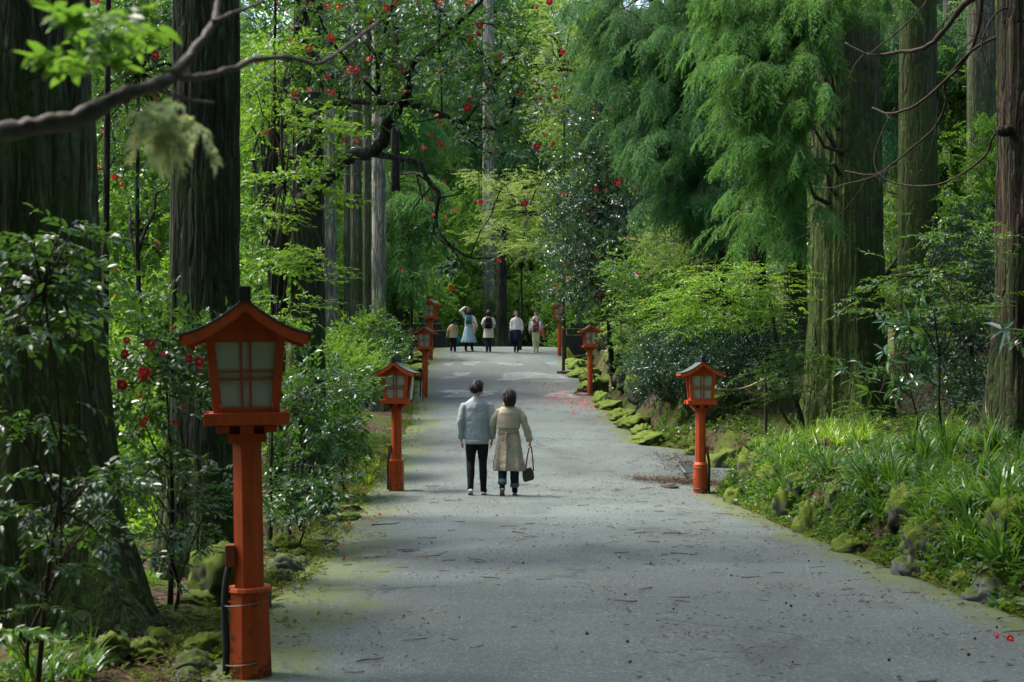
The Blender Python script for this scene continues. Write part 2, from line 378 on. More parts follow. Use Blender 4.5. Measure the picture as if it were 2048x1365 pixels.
class MB:
    def __init__(s): s.v = []; s.f = []; s.m = []; s.n = 0
    def add(s, v, f, m=0):
        v = np.asarray(v, float)
        s.v.append(v); s.f += [[i + s.n for i in q] for q in f]; s.m += [m] * len(f); s.n += len(v); return s
    def box(s, c, size, m=0, rot=None, taper=1.0):
        c = np.asarray(c, float); hx, hy, hz = [a / 2 for a in size]
        v = np.array([[x * hx * (taper if z > 0 else 1), y * hy * (taper if z > 0 else 1), z * hz] for z in (-1, 1) for x, y in ((-1, -1), (1, -1), (1, 1), (-1, 1))])
        if rot is not None: v = v @ np.array(rot).T
        return s.add(v + c, [[3, 2, 1, 0], [4, 5, 6, 7], [0, 1, 5, 4], [1, 2, 6, 5], [2, 3, 7, 6], [3, 0, 4, 7]], m)
    def rings(s, R, m=0, cap=True, closed=False):
        k = len(R[0]); v = np.concatenate(R); f = []
        for i in range(len(R) - 1):
            for j in range(k): f.append([i * k + j, i * k + (j + 1) % k, (i + 1) * k + (j + 1) % k, (i + 1) * k + j])
        if cap: f.append(list(range(k))[::-1]); f.append([(len(R) - 1) * k + j for j in range(k)])
        return s.add(v, f, m)
    def loft(s, secs, n=24, m=0, fold=0, kf=9, ph=0):
        """secs: (z, rx, ry[, x, y[, foldscale]]) horizontal ellipses"""
        R = []
        for q in secs:
            z, rx, ry = q[:3]; x, y = (q[3], q[4]) if len(q) > 4 else (0, 0); fs = q[5] if len(q) > 5 else 0
            a = np.arange(n) * 2 * PI / n
            w = 1 + fold * fs * (np.cos(kf * a + ph) + .5 * np.cos((kf * 2 + 1) * a + 1 + ph))
            R.append(np.stack([x + rx * w * np.cos(a), y + ry * w * np.sin(a), np.full(n, z)], 1))
        return s.rings(R, m)
    def prism(s, n, z0, z1, r, c=(0, 0), r1=None, rot=None, m=0):
        a = (np.arange(n) + .5) * 2 * PI / n
        if rot: a = a + rot
        R = [np.stack([c[0] + q * np.cos(a), c[1] + q * np.sin(a), np.full(n, z)], 1) for z, q in ((z0, r), (z1, r1 or r))]
        return s.rings(R, m)
    def tube(s, pts, rr, n=8, m=0, sub=0):
        pts = np.asarray(pts, float); rr = np.asarray(rr, float) if np.ndim(rr) else np.full(len(pts), float(rr))
        if sub and len(pts) > 2: pts, rr = crom(pts, rr, sub)
        T = np.gradient(pts, axis=0); T /= np.linalg.norm(T, axis=1)[:, None] + 1e-9
        u = np.cross(T[0], [0, 0, 1.0]);
        if np.linalg.norm(u) < .1: u = np.cross(T[0], [0, 1.0, 0])
        u /= np.linalg.norm(u); R = []
        a = np.arange(n) * 2 * PI / n
        for p, t, r in zip(pts, T, rr):
            u = u - t * (u @ t); u /= np.linalg.norm(u) + 1e-9; w = np.cross(t, u)
            R.append(p + r * (np.cos(a)[:, None] * u + np.sin(a)[:, None] * w))
        return s.rings(R, m)
    def ball(s, c, r, m=0, n=14, rot=None):
        r = np.asarray(r, float) if np.ndim(r) else np.full(3, float(r))
        R = []
        for i in range(n // 2 + 1):
            t = max(1e-3, min(PI - 1e-3, PI * i / (n // 2))); a = np.arange(n) * 2 * PI / n
            R.append(np.stack([np.sin(t) * np.cos(a), np.sin(t) * np.sin(a), np.full(n, -np.cos(t))], 1) * r)
        if rot is not None: R = [q @ np.array(rot).T for q in R]
        return s.rings([q + np.asarray(c, float) for q in R], m)
    def mesh(s, name, mats, smooth=False, xf=None):
        V = np.concatenate(s.v)
        if xf is not None: V = xf(V)
        me = bpy.data.meshes.new(name); me.from_pydata(V.tolist(), [], s.f)
        for mm in (mats if isinstance(mats, (list, tuple)) else [mats]): me.materials.append(mm)
        me.polygons.foreach_set('material_index', np.array(s.m, np.int32))
        me.polygons.foreach_set('use_smooth', np.full(len(s.f), bool(smooth)))
        return me
    def build(s, name, mats, parent=None, smooth=False, remesh=0, bev=0, loc=None, label=None, sm=0, wrinkle=0):
        o = link(name, s.mesh(name, mats, smooth), parent, loc)
        if bev:
            b = o.modifiers.new('Bevel', 'BEVEL'); b.width = bev; b.segments = 2; b.limit_method = 'ANGLE'; b.harden_normals = False
        if remesh:
            r = o.modifiers.new('Remesh', 'REMESH'); r.mode = 'VOXEL'; r.voxel_size = remesh; r.use_smooth_shade = True
            q = o.modifiers.new('Smooth', 'SMOOTH'); q.factor = .5; q.iterations = sm or 6
            if wrinkle:
                for nm, sz, st in (('folds', .16, wrinkle), ('creases', .05, wrinkle * .45)):
                    tx = bpy.data.textures.get(nm) or bpy.data.textures.new(nm, 'CLOUDS'); tx.noise_scale = sz; tx.noise_depth = 1
                    d = o.modifiers.new('Displace', 'DISPLACE'); d.texture = tx; d.strength = st; d.mid_level = .5; d.texture_coords = 'LOCAL'
        if label: o['label'] = label
        return o
def crom(p, r, sub):
    q = np.vstack([2 * p[0] - p[1], p, 2 * p[-1] - p[-2]]); rr = np.concatenate([[r[0]], r, [r[-1]]])
    out, ro = [], []
    for i in range(1, len(q) - 2):
        for k in range(sub):
            t = k / sub
            out.append(.5 * ((2 * q[i]) + (-q[i - 1] + q[i + 1]) * t + (2 * q[i - 1] - 5 * q[i] + 4 * q[i + 1] - q[i + 2]) * t * t + (-q[i - 1] + 3 * q[i] - 3 * q[i + 1] + q[i + 2]) * t ** 3))
            ro.append(rr[i] * (1 - t) + rr[i + 1] * t)
    out.append(p[-1]); ro.append(r[-1])
    return np.array(out), np.array(ro)
def copy_tree(o, parent=None):
    c = o.copy(); COL.objects.link(c)
    if parent is not None: c.parent = parent
    for ch in list(o.children): copy_tree(ch, c)
    return c

# ------------------------------------------------------------------ foliage templates (along +X, up +Z)
def leaf_geo(L, W, fold=.25, near=False, curl=.15):
    if near:
        v = np.array([[0, 0, 0], [.3 * L, -.45 * W, fold * W * .5], [.7 * L, -.36 * W, fold * W * .4 - curl * L * .4], [L, 0, -curl * L], [.7 * L, .36 * W, fold * W * .4 - curl * L * .4], [.3 * L, .45 * W, fold * W * .5],
                      [.3 * L, 0, 0], [.7 * L, 0, -curl * L * .4]])
        f3 = np.array([[0, 1, 6], [0, 6, 5], [2, 3, 7], [7, 3, 4]]); f4 = np.array([[1, 2, 7, 6], [6, 7, 4, 5]])
        return v, f3, f4
    v = np.array([[0, 0, 0], [.48 * L, -.5 * W, fold * W * .5], [L, 0, -curl * L], [.48 * L, .5 * W, fold * W * .5]])
    return v, np.array([[0, 1, 2], [0, 2, 3]]), np.zeros((0, 4), int)
def frame(d, up):
    d = d / np.linalg.norm(d); y = np.cross(up, d); n = np.linalg.norm(y)
    y = y / n if n > 1e-3 else np.array([0, 1.0, 0]); z = np.cross(d, y); return np.stack([d, y, z], 1)
def merge(parts):
    V, F3, F4, T, n = [], [], [], [], 0
    for v, f3, f4, t in parts:
        V.append(v); F3.append(np.asarray(f3).reshape(-1, 3) + n); F4.append(np.asarray(f4).reshape(-1, 4) + n); T.append(t); n += len(v)
    return np.concatenate(V), np.concatenate(F3).astype(int), np.concatenate(F4).astype(int), np.concatenate(T)
def broad_twig(r, n=9, length=.25, L=.08, W=.04, near=False, droop=.3, spread=1.0, whorl=False):
    ps = []
    for i in range(n):
        t = (i + .5) / n
        if whorl: t = .75 + .25 * t
        side = 1 if i % 2 else -1
        a = r.normal(0, .35)
        az = side * spread * r.uniform(.5, 1.2) * (1 - .5 * t) if not whorl else 2 * PI * i / n + a
        el = r.normal(-droop * .3, .35)
        d = np.array([math.cos(az) * math.cos(el), math.sin(az) * math.cos(el), math.sin(el)])
        up = np.array([0, 0, 1.0]) + r.normal(0, .35, 3)
        l = L * r.uniform(.7, 1.15)
        v, f3, f4 = leaf_geo(l, W * l / L, .3, near, r.uniform(.05, .3))
        v = v @ frame(d, up).T + np.array([t * length, 0, -droop * t * t * length])
        ps.append((v, f3, f4, np.full(len(v), r.uniform(-.3, .3))))
    return merge(ps)
def sugi_spray(r, n=10, length=.6, tl=.26, nb=18, bl=.07, bw=.012, droop=1.0, jit=.35):
    ps = []
    def strand(p0, d0, L, down, nb, th):
        ts = np.sort(r.uniform(0, 1, nb)); V = []; F = []; T = []
        for k, t in enumerate(ts):
            d = d0 * (1 - .55 * t * down) + np.array([0, 0, -1.0]) * t * down; d /= np.linalg.norm(d)
            p = p0 + d0 * L * t * (1 - .3 * t * down) + np.array([0, 0, -1.0]) * down * L * .5 * t * t
            q = d + r.normal(0, jit, 3); q /= np.linalg.norm(q)
            s_ = np.cross(q, r.normal(0, 1, 3)); s_ /= np.linalg.norm(s_) + 1e-6
            l = bl * r.uniform(.7, 1.3)
            V += [p - s_ * bw * .5, p + s_ * bw * .5, p + q * l]; F.append([3 * k, 3 * k + 1, 3 * k + 2]); T += [t * .45 - .2] * 3
        return np.array(V), np.array(F), np.zeros((0, 4), int), np.array(T) + r.uniform(-.12, .12)
    ax = lambda t: np.array([length * t * (1 - .25 * t * droop), 0, -droop * length * .55 * t * t])
    for i in range(n):
        t = (i + .6) / n; side = 1 if i % 2 else -1
        d = np.array([.75, side * r.uniform(.3, .9), r.uniform(-.35, .1)]); d /= np.linalg.norm(d)
        ps.append(strand(ax(t), d, tl * r.uniform(.7, 1.2) * (1.1 - .4 * t), droop * r.uniform(.6, 1.2), nb, 1))
    ps.append(strand(ax(.3), np.array([1, 0, -.3 * droop]), length * .8, droop, int(nb * 1.5), 1))
    return merge(ps)
def grass_tpl(r, n=22, L=.5, W=.014, seg=5, spread=1.0):
    ps = []
    for i in range(n):
        az = r.uniform(0, 2 * PI); l = L * r.uniform(.55, 1.15); lean = r.uniform(.15, .9) * spread; p = np.array([r.normal(0, .03), r.normal(0, .03), 0.])
        V = []; ang = PI / 2 - lean * .4
        hd = np.array([math.cos(az), math.sin(az), 0]); sd = np.array([-math.sin(az), math.cos(az), 0])
        for k in range(seg + 1):
            t = k / seg; w = W * (1 - t ** 2.2) * .5 + .0008
            V += [p - sd * w, p + sd * w]
            a = ang - lean * 2.0 * t * t
            p = p + (hd * math.cos(a) + np.array([0, 0, 1.]) * math.sin(a)) * l / seg
        f = np.array([[2 * k, 2 * k + 1, 2 * k + 3, 2 * k + 2] for k in range(seg)])
        ps.append((np.array(V), np.zeros((0, 3), int), f, np.repeat(np.linspace(-.25, .3, seg + 1), 2) + r.uniform(-.25, .25)))
    return merge(ps)
_r = np.random.default_rng(11)
TPL = {
    'cam_near': [broad_twig(_r, 9, .26, .085, .042, True, .35) for _ in range(5)],
    'cam': [broad_twig(_r, 10, .30, .085, .045, False, .35) for _ in range(5)],
    'cam_far': [broad_twig(_r, 10, .34, .10, .055, False, .3, 1.2) for _ in range(5)],
    'far_leaf': [broad_twig(_r, 12, .55, .15, .08, False, .3, 1.2) for _ in range(5)],
    'small': [broad_twig(_r, 14, .24, .045, .022, False, .15, 1.0) for _ in range(5)],
    'flat': [broad_twig(_r, 13, .38, .062, .027, False, .12, .9) for _ in range(5)],
    'flat_near': [broad_twig(_r, 12, .32, .065, .028, True, .15, .9) for _ in range(5)],
    'whorl': [broad_twig(_r, 9, .10, .17, .048, True, .4, 1, True) for _ in range(4)],
    'sugi': [sugi_spray(_r) for _ in range(5)],
    'sugi_fine': [sugi_spray(_r, 15, .62, .23, 26, .050, .0105, .66, .28) for _ in range(6)],
    'fernfrond': [broad_twig(_r, 34, .48, .085, .020, False, .55, 1.45) for _ in range(4)],
    'frond': [broad_twig(_r, 24, .10, .032, .009, False, .35, .75) for _ in range(4)],
    'sugi_big': [sugi_spray(_r, 10, 1.3, .6, 16, .17, .034) for _ in range(4)],
    'sugi_flat': [sugi_spray(_r, 9, 1.0, .45, 16, .15, .03, .45) for _ in range(4)],
    'tuft': [broad_twig(_r, 6, .07, .062, .030, True, .3, 1.2) for _ in range(4)],
    'cover': [broad_twig(_r, 6, .10, .05, .04, False, 0, 1.6) for _ in range(4)],
    'moss': [broad_twig(_r, 8, .05, .03, .02, False, -.5, 2.2) for _ in range(3)],
}
def bake(tpls, pos, R, scale, tint, seed=0):
    r = np.random.default_rng(seed); k = r.integers(0, len(tpls), len(pos))
    V, F3, F4, T, n = [], [], [], [], 0
    for j, (tv, f3, f4, tt) in enumerate(tpls):
        ii = np.nonzero(k == j)[0]
        if not len(ii): continue
        v = np.einsum('nij,mj->nmi', R[ii], tv) * scale[ii, None, None] + pos[ii, None, :]
        off = n + np.arange(len(ii)) * len(tv)
        F3.append((off[:, None, None] + f3[None]).reshape(-1, 3)); F4.append((off[:, None, None] + f4[None]).reshape(-1, 4))
        V.append(v.reshape(-1, 3)); T.append(np.clip(tint[ii, None] + tt[None] * .8, 0, 1).ravel()); n += len(ii) * len(tv)
    return np.concatenate(V), [np.concatenate(F3), np.concatenate(F4)], np.concatenate(T)
def frames(d, up):
    d = d / (np.linalg.norm(d, axis=1)[:, None] + 1e-9); y = np.cross(up, d); y /= np.linalg.norm(y, axis=1)[:, None] + 1e-6
    return np.stack([d, y, np.cross(d, y)], 2)
def blob_points(blobs, n, seed, sig=.22, per=9, shell=2.6):
    """blobs: (centre xyz, radii xyz, weight) -> positions, outward directions, clump ids, clump centres"""
    r = np.random.default_rng(seed)
    w = np.array([b[2] * (b[1][0] * b[1][2] + b[1][0] * b[1][1] + b[1][1] * b[1][2]) for b in blobs]); w = w / w.sum()
    Ps, Ds, CI, CC, ci = [], [], [], [], 0
    for (c, R, _), q in zip(blobs, w):
        m = max(per, int(n * q)); nc = max(2, m // per); R = np.asarray(R, float)
        d = r.normal(0, 1, (nc, 3)); d /= np.linalg.norm(d, axis=1)[:, None]
        rr = r.uniform(0, 1, nc) ** (1 / shell)
        cc = np.asarray(c) + d * rr[:, None] * R
        k = r.integers(0, nc, m)
        s_ = np.minimum(sig, R.min() * .5)
        p = cc[k] + r.normal(0, 1, (m, 3)) * np.array([s_, s_, s_ * .6]) * r.uniform(.5, 1.5, (m, 1))
        Ps.append(p); Ds.append(d[k]); CI.append(k + ci); CC.append(cc); ci += nc
    return np.concatenate(Ps), np.concatenate(Ds), np.concatenate(CI), np.concatenate(CC)
def foliage(name, parent, blobs, tpl, mt, n, seed, scale=1.0, mode='bush', sig=.22, per=9, shell=2.6, origin=None, ground=True):
    r = np.random.default_rng(seed + 500)
    p, d, ci, cc = blob_points(blobs, n, seed, sig, per, shell)
    if ground:
        ok = p[:, 2] > H(p[:, 0], p[:, 1]) + .05
        p, d, ci = p[ok], d[ok], ci[ok]
    m = len(p); rn = r.normal(0, 1, (m, 3))
    if mode == 'bush': dd = d * .8 + rn * .5 + np.array([0, 0, .25]); up = np.array([0, 0, 1.]) + r.normal(0, .35, (m, 3))
    elif mode == 'flat': dd = d * np.array([1, 1, .15]) + rn * np.array([.6, .6, .12]); up = np.array([0, 0, 1.]) + r.normal(0, .18, (m, 3))
    elif mode == 'hang': dd = d * np.array([.8, .8, .2]) + rn * np.array([.45, .45, .2]) + np.array([0, 0, -.25]); up = np.array([0, 0, 1.]) + r.normal(0, .2, (m, 3))
    elif mode == 'up': dd = d * np.array([.4, .4, .1]) + rn * .3 + np.array([0, 0, .8]); up = r.normal(0, 1, (m, 3))
    R = frames(dd, up)
    ct = r.uniform(.2, .75, len(cc))[ci]
    tint = ct + r.normal(0, .12, m)
    V, F, T = bake(TPL[tpl], p, R, scale * r.uniform(.75, 1.25, m), tint, seed)
    o = np.asarray(origin if origin is not None else parent.location[:], float)
    return link(name, fmesh(name, V - o, F, M[mt], T), parent), cc
def B(px, py, Y, rx, ry, rd, w=1.0):
    return (at(px, py, Y), (rx / FPX * Y, rd, ry / FPX * Y), w)
def limbs(name, parent, starts, ends, r0, mt, seed, n=7, sag=.15, r1=.006, core=False):
    """curved limbs from points on a stem to clump centres, one mesh (the branching of one plant)"""
    r = np.random.default_rng(seed); mb = MB(); o = np.array(parent.location[:])
    starts = np.asarray(starts, float)
    if core: mb.tube(starts - o, .03, 5)
    for e in ends:
        e = np.asarray(e); k = np.argmin(np.linalg.norm(starts - e, axis=1) + r.uniform(0, .6, len(starts))); s_ = starts[k]
        L = np.linalg.norm(e - s_); t = np.linspace(0, 1, 6)[:, None]
        p = s_ * (1 - t) + e * t + np.array([0, 0, 1.]) * sag * L * np.sin(PI * t) + r.normal(0, .035 * L, (6, 3)) * np.sin(PI * t)
        mb.tube(p - o, np.linspace(r0 * (.6 + .4 * min(1, L / 3)), r1, 6), n=5, sub=2)
    return mb.build(name, M[mt], parent, True)
FLOWER = None
def flower_mesh():
    global FLOWER
    if FLOWER: return FLOWER
    r = np.random.default_rng(5); V = []; F = []; mi = []; n = 0
    for k in range(7):
        az = k * 2 * PI / 7 * 1.0 + r.normal(0, .1); hd = np.array([math.cos(az), math.sin(az), 0]); sd = np.array([-math.sin(az), math.cos(az), 0]); up = np.array([0, 0, 1.])
        wv = r.uniform(.75, 1.15); prof = [(.007, .0, .008), (.020, .011, .017), (.033, .020 * wv, .019), (.043, .017 * wv, .009)]
        for (a, z, w) in prof:
            V += [hd * a - sd * w + up * (z + .004), hd * a + up * z, hd * a + sd * w + up * (z + .004)]
        for i in range(3):
            for j in range(2): F.append([n + 3 * i + j, n + 3 * i + j + 1, n + 3 * i + j + 4, n + 3 * i + j + 3]); mi.append(0)
        n += 12
    F3 = []
    for k in range(10):
        a = k * 2 * PI / 10; a2 = a + 2 * PI / 10
        for (q, z) in ((.010, .004), (.0135, .030)):
            V += [np.array([q * math.cos(a), q * math.sin(a), z]), np.array([q * math.cos(a2), q * math.sin(a2), z])]
        F.append([n, n + 1, n + 3, n + 2]); mi.append(1); V.append(np.array([0, 0, .027])); F3.append([n + 2, n + 3, n + 4]); n += 5
    me = fmesh('flower', np.array(V), [np.array(F), np.array(F3)], [M['petal'], M['stamen']], np.clip(r.uniform(.0, .9, len(V)), 0, 1), True, mi + [1] * len(F3))
    FLOWER = me; return me
def flowers(parent, pts, seed, size=1.0, toward=(0, -1, .1)):
    r = np.random.default_rng(seed); o = np.array(parent.location[:])
    for p in pts:
        d = np.asarray(toward) + r.normal(0, .75, 3); q = Vector(d).to_track_quat('Z', 'Y')
        ob = link('flower', flower_mesh(), parent, np.asarray(p) - o)
        ob.rotation_euler = q.to_euler(); s_ = size * r.uniform(.5, 1.25); ob.scale = (s_, s_, s_ * r.uniform(.8, 1.3))

# ------------------------------------------------------------------ setting: ground and road
def grid_obj(name, xs, ys, zf, mt, attr=None):
    X, Y = np.meshgrid(xs, ys); Z = zf(X, Y); nx, ny = len(xs), len(ys)
    V = np.stack([X.ravel(), Y.ravel(), Z.ravel()], 1); i = np.arange(nx * ny).reshape(ny, nx)
    F = np.stack([i[:-1, :-1], i[:-1, 1:], i[1:, 1:], i[1:, :-1]], -1).reshape(-1, 4)
    return link(name, fmesh(name, V, [F], mt, None, True))
xs = np.concatenate([-np.geomspace(10, 260, 34)[::-1], np.arange(-9.8, 13, .16), np.geomspace(13.2, 260, 34)])
ys = np.concatenate([np.arange(-40, 3, 2.), np.arange(3, 32, .16), np.arange(32, 64, .3), np.geomspace(64.5, 420, 50)])
tag(grid_obj('ground', xs, ys, H, M['ground']), kind='structure')
def build_road():
    us = np.concatenate([np.linspace(0, .12, 8), np.linspace(.15, .85, 22), np.linspace(.88, 1, 8)]); ys = np.concatenate([np.arange(-12, 3, .5), np.arange(3, 64, .2), np.arange(64.5, 90, .5)])
    U, Y = np.meshgrid(us, ys); X = XL(Y) - .12 + (XR(Y) - XL(Y) + .24) * U
    e = np.minimum(X - XL(Y), XR(Y) - X)
    Z = P(Y) + .035 * np.clip(e, -.2, 1.5) / 1.5 - .055 * sst(.02, -.12, e) + .012 * sn(X, Y, 1.4, 4) * sst(.2, .8, e)
    V = np.stack([X.ravel(), Y.ravel(), Z.ravel()], 1); ny, nx = U.shape; i = np.arange(nx * ny).reshape(ny, nx)
    F = np.stack([i[:-1, :-1], i[:-1, 1:], i[1:, 1:], i[1:, :-1]], -1).reshape(-1, 4)
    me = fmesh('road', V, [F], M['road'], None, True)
    a = me.attributes.new('edge', 'FLOAT', 'POINT'); a.data.foreach_set('value', np.minimum(X - XL(Y), (XR(Y) - X) * 1.7).ravel().astype(np.float32))
    return tag(link('road', me), kind='structure')
build_road()
def RZ(x, y):
    x = np.asarray(x, float); e = np.minimum(x - XL(y), XR(y) - x)
    return P(y) + .035 * np.clip(e, -.2, 1.5) / 1.5 - .055 * sst(.02, -.12, e) + .012 * sn(x, y, 1.4, 4) * sst(.2, .8, e)
def gz(x, y):
    """top surface: road if on it, else ground"""
    return float(np.where((x > XL(y) - .1) & (x < XR(y) + .1), np.maximum(RZ(x, y), H(x, y)), H(x, y)))

# ------------------------------------------------------------------ trees
def vn(A, Z, na, dz, r):
    u = A / (2 * PI) * na; w = (Z - Z.min()) / dz; nz = int(w.max()) + 3; gq = r.uniform(-1, 1, (nz, na))
    i = np.floor(u).astype(int); j = np.floor(w).astype(int); a = u - i; b = w - j; a = a * a * (3 - 2 * a); b = b * b * (3 - 2 * b)
    f = lambda jj, ii: gq[jj, ii % na]
    return (f(j, i) * (1 - a) + f(j, i + 1) * a) * (1 - b) + (f(j + 1, i) * (1 - a) + f(j + 1, i + 1) * a) * b
def trunk_mesh(r0, h, flare=.5, fh=.5, lean=(0, 0), seed=1, sides=96, rings=70, ridge=.035, lobes=5, taper=.25, zb=-.4, bow=0):
    r = np.random.default_rng(seed)
    zz = zb + (h - zb) * (np.linspace(0, 1, rings) ** 1.7); a = np.arange(sides) * 2 * PI / sides
    Z, A = np.meshgrid(zz, a, indexing='ij'); zc = np.clip(Z, 0, None)
    base = r0 * (1 - taper * zc / h)
    lob = sum(np.cos(k * A + r.uniform(0, 6.28)) * q for k, q in ((lobes, .5), (lobes - 2, .35), (lobes + 3, .25)))
    fl = np.exp(-zc / fh); R = base * (1 + flare * fl * (.75 + .55 * lob) + .035 * sum(np.cos(k * A + r.uniform(0, 6.28) + .25 * Z * r.normal()) for k in (2, 3, 5)))
    rd = 0
    for k in (11, 17, 23, 31, 41):
        if k < sides / 2.2: rd = rd + np.cos(k * A + r.uniform(0, 6.28) + .5 * np.sin(Z * r.uniform(.5, 1.6) + r.uniform(0, 6))) * r.uniform(.5, 1)
    plate = vn(A, Z, max(6, sides // 5), .55, r) + .7 * vn(A + .15 * vn(A, Z, 7, .4, r), Z, max(8, sides // 3), .28, r)
    R = R * (1 + ridge * (rd * .22 + .75 * np.tanh(2.2 * plate)))
    X = R * np.cos(A) + lean[0] * zc + bow * np.sin(zc / h * PI); Y = R * np.sin(A) + lean[1] * zc
    V = np.stack([X.ravel(), Y.ravel(), Z.ravel()], 1); i = np.arange(rings * sides).reshape(rings, sides); j = np.roll(i, -1, 1)
    F = np.stack([i[:-1], j[:-1], j[1:], i[1:]], -1).reshape(-1, 4)
    return V, F
def tree(name, label, cat, px, Y, r0, h, bark, group=None, dz=0, x=None, **k):
    x = gx(px, Y) if x is None else x
    root = empty(name, (x, Y, h1(x, Y) + dz), label, cat, group)
    V, F = trunk_mesh(r0, h, **k)
    link('trunk', fmesh('trunk', V, [F], M[bark], None, True), root)
    return root
def overhead(root, z0, z1, rad_, n, seed, tpl='sugi_big', mt='sugi', dx=0, dy=0, r0=.05):
    """the crown high above, with its limbs"""
    o = np.array(root.location[:]); r = np.random.default_rng(seed); bl = []
    for k in range(9):
        a = r.uniform(0, 2 * PI); q = rad_ * r.uniform(.3, 1); z = r.uniform(z0 + 1, z1)
        bl.append((o + np.array([dx + q * math.cos(a), dy + q * math.sin(a), z]), (rad_ * .5, rad_ * .5, .9), 1))
    _, cc = foliage('crown', root, bl, tpl, mt, n, seed, 1.3, 'hang', .6, 7)
    ax = o + np.array([[0, 0, z] for z in np.linspace(z0, z1, 8)])
    limbs('branch', root, ax, [b[0] for b in bl], r0 * 1.3, 'twig', seed)
CED = 'old cedars along the road'
# left giants
A = tree('cedar_tree', 'huge moss-footed cedar trunk filling the left edge, lichen streaks on dark bark', 'tree', 40, 9.2, .50, 15, 'bark_lichen', CED, seed=2, flare=1.15, fh=.8, sides=160, rings=110, ridge=.05, lobes=4, lean=(-.004, 0), taper=.3)
overhead(A, 8, 14.5, 3.0, 170, 21, dx=-.8)
Bt = tree('cedar_tree', 'dark cedar trunk rising directly behind the roof of nearest lantern', 'tree', 411, 11.6, .285, 15, 'bark_dark', CED, seed=3, flare=.55, fh=.5, sides=128, rings=90, ridge=.04, taper=.25)
overhead(Bt, 10, 15, 2.6, 120, 22, dx=-1)
C = tree('cedar_tree', 'dark cedar trunk with broad black foot between nearest lantern and square-based lantern', 'tree', 616, 17.6, .20, 16, 'bark_dark', CED, seed=4, flare=.75, fh=.75, sides=96, rings=70, taper=.25)
overhead(C, 12, 16, 2.2, 90, 23, dx=-1)
E = tree('cedar_tree', 'straight pale grey cedar trunk behind the camellia tree limbs', 'tree', 655, 28, .255, 17, 'bark_pale', CED, seed=5, flare=.3, lean=(-.012, 0), taper=.3)
tree('cedar_tree', 'slim brown cedar trunk, leftmost of the thin trunk row behind pale cedar', 'tree', 698, 39, .14, 18, 'bark_green', 'thin cedars in a row', seed=6, taper=.3, lean=(-.003, 0))
tree('cedar_tree', 'slim cedar trunk in the thin row, mossy foot, second after the pale cedar', 'tree', 712, 38, .16, 18, 'bark_green', 'thin cedars in a row', seed=7, taper=.3)
tree('cedar_tree', 'thinnest bright moss-green trunk in the row behind the pale cedar', 'tree', 734, 37, .11, 18, 'bark_green', 'thin cedars in a row', seed=8, taper=.3)
tree('cedar_tree', 'grey-brown cedar trunk at the road end of the thin row, veiled by hanging sprays', 'tree', 757, 36, .18, 18, 'bark_pale', 'thin cedars in a row', seed=9, taper=.3)
tree('cedar_tree', 'pale distant cedar trunk standing beyond the crest behind the walkers', 'tree', 977, 70, .33, 22, 'bark_pale', 'far cedars beyond the crest', seed=10, taper=.35)
tree('cedar_tree', 'dark distant trunk just right of the woman with black backpack', 'tree', 1003, 66, .26, 6, 'bark_brown', 'far cedars beyond the crest', seed=31, taper=.2, flare=.6)
for i, (px, Y, r0, lab) in enumerate([(206, 15, .045, 'thin dark sapling stem beside the huge left trunk'), (802, 47, .07, 'thin dark stem, left of a close pair behind left lanterns'), (822, 48, .06, 'thin dark stem, right of a close pair behind left lanterns'), (540, 14, .022, 'slender reddish stem rising behind the nearest lantern roof'), (1512, 33, .22, 'dark trunk mostly hidden under hanging cedar sprays')]):
    tree('thin_tree' if r0 < .1 else 'cedar_tree', lab, 'tree', px, Y, r0, 7 if r0 < .1 else 16, 'bark_brown', seed=40 + i, sides=24 if r0 < .1 else 64, rings=30, taper=.5, lean=(.01, 0), flare=.3)
# right giants
J = tree('cedar_tree', 'massive mossy cedar trunk on right bank behind the grassy clump', 'tree', 1690, 27, .68, 20, 'bark_mossy', CED, seed=11, flare=.42, fh=1.0, sides=192, rings=110, ridge=.04, lobes=5, taper=.32, lean=(-.002, 0))
overhead(J, 10, 19, 4.0, 300, 25)
K = tree('cedar_tree', 'grey-green cedar trunk right of the massive mossy one, dark on its far side', 'tree', 1834, 31, .43, 20, 'bark_mossy', CED, seed=12, flare=.25, fh=.8, sides=128, taper=.2)
Lr = tree('cedar_tree', 'reddish-brown cedar trunk cropped by right edge, arching bare branches above', 'tree', 2052, 16.2, .33, 17, 'bark_right', CED, seed=13, flare=.5, fh=.8, sides=144, rings=90, ridge=.045, taper=.15, lean=(.0, 0))
overhead(Lr, 8.5, 16, 3, 240, 26, dx=.8)
tree('cedar_tree', 'mossy trunk tucked close behind the left side of massive cedar', 'tree', 1592, 33, .27, 18, 'bark_mossy', CED, seed=14, taper=.3)
tree('cedar_tree', 'faint green trunk seen between grey-green cedar and the reddish right-edge trunk', 'tree', 1962, 36, .36, 20, 'bark_green', CED, seed=15, taper=.25)
tree('cedar_tree', 'dim trunk behind right-edge leaves, beyond the reddish trunk', 'tree', 1905, 48, .34, 20, 'bark_green', CED, seed=16, taper=.25)
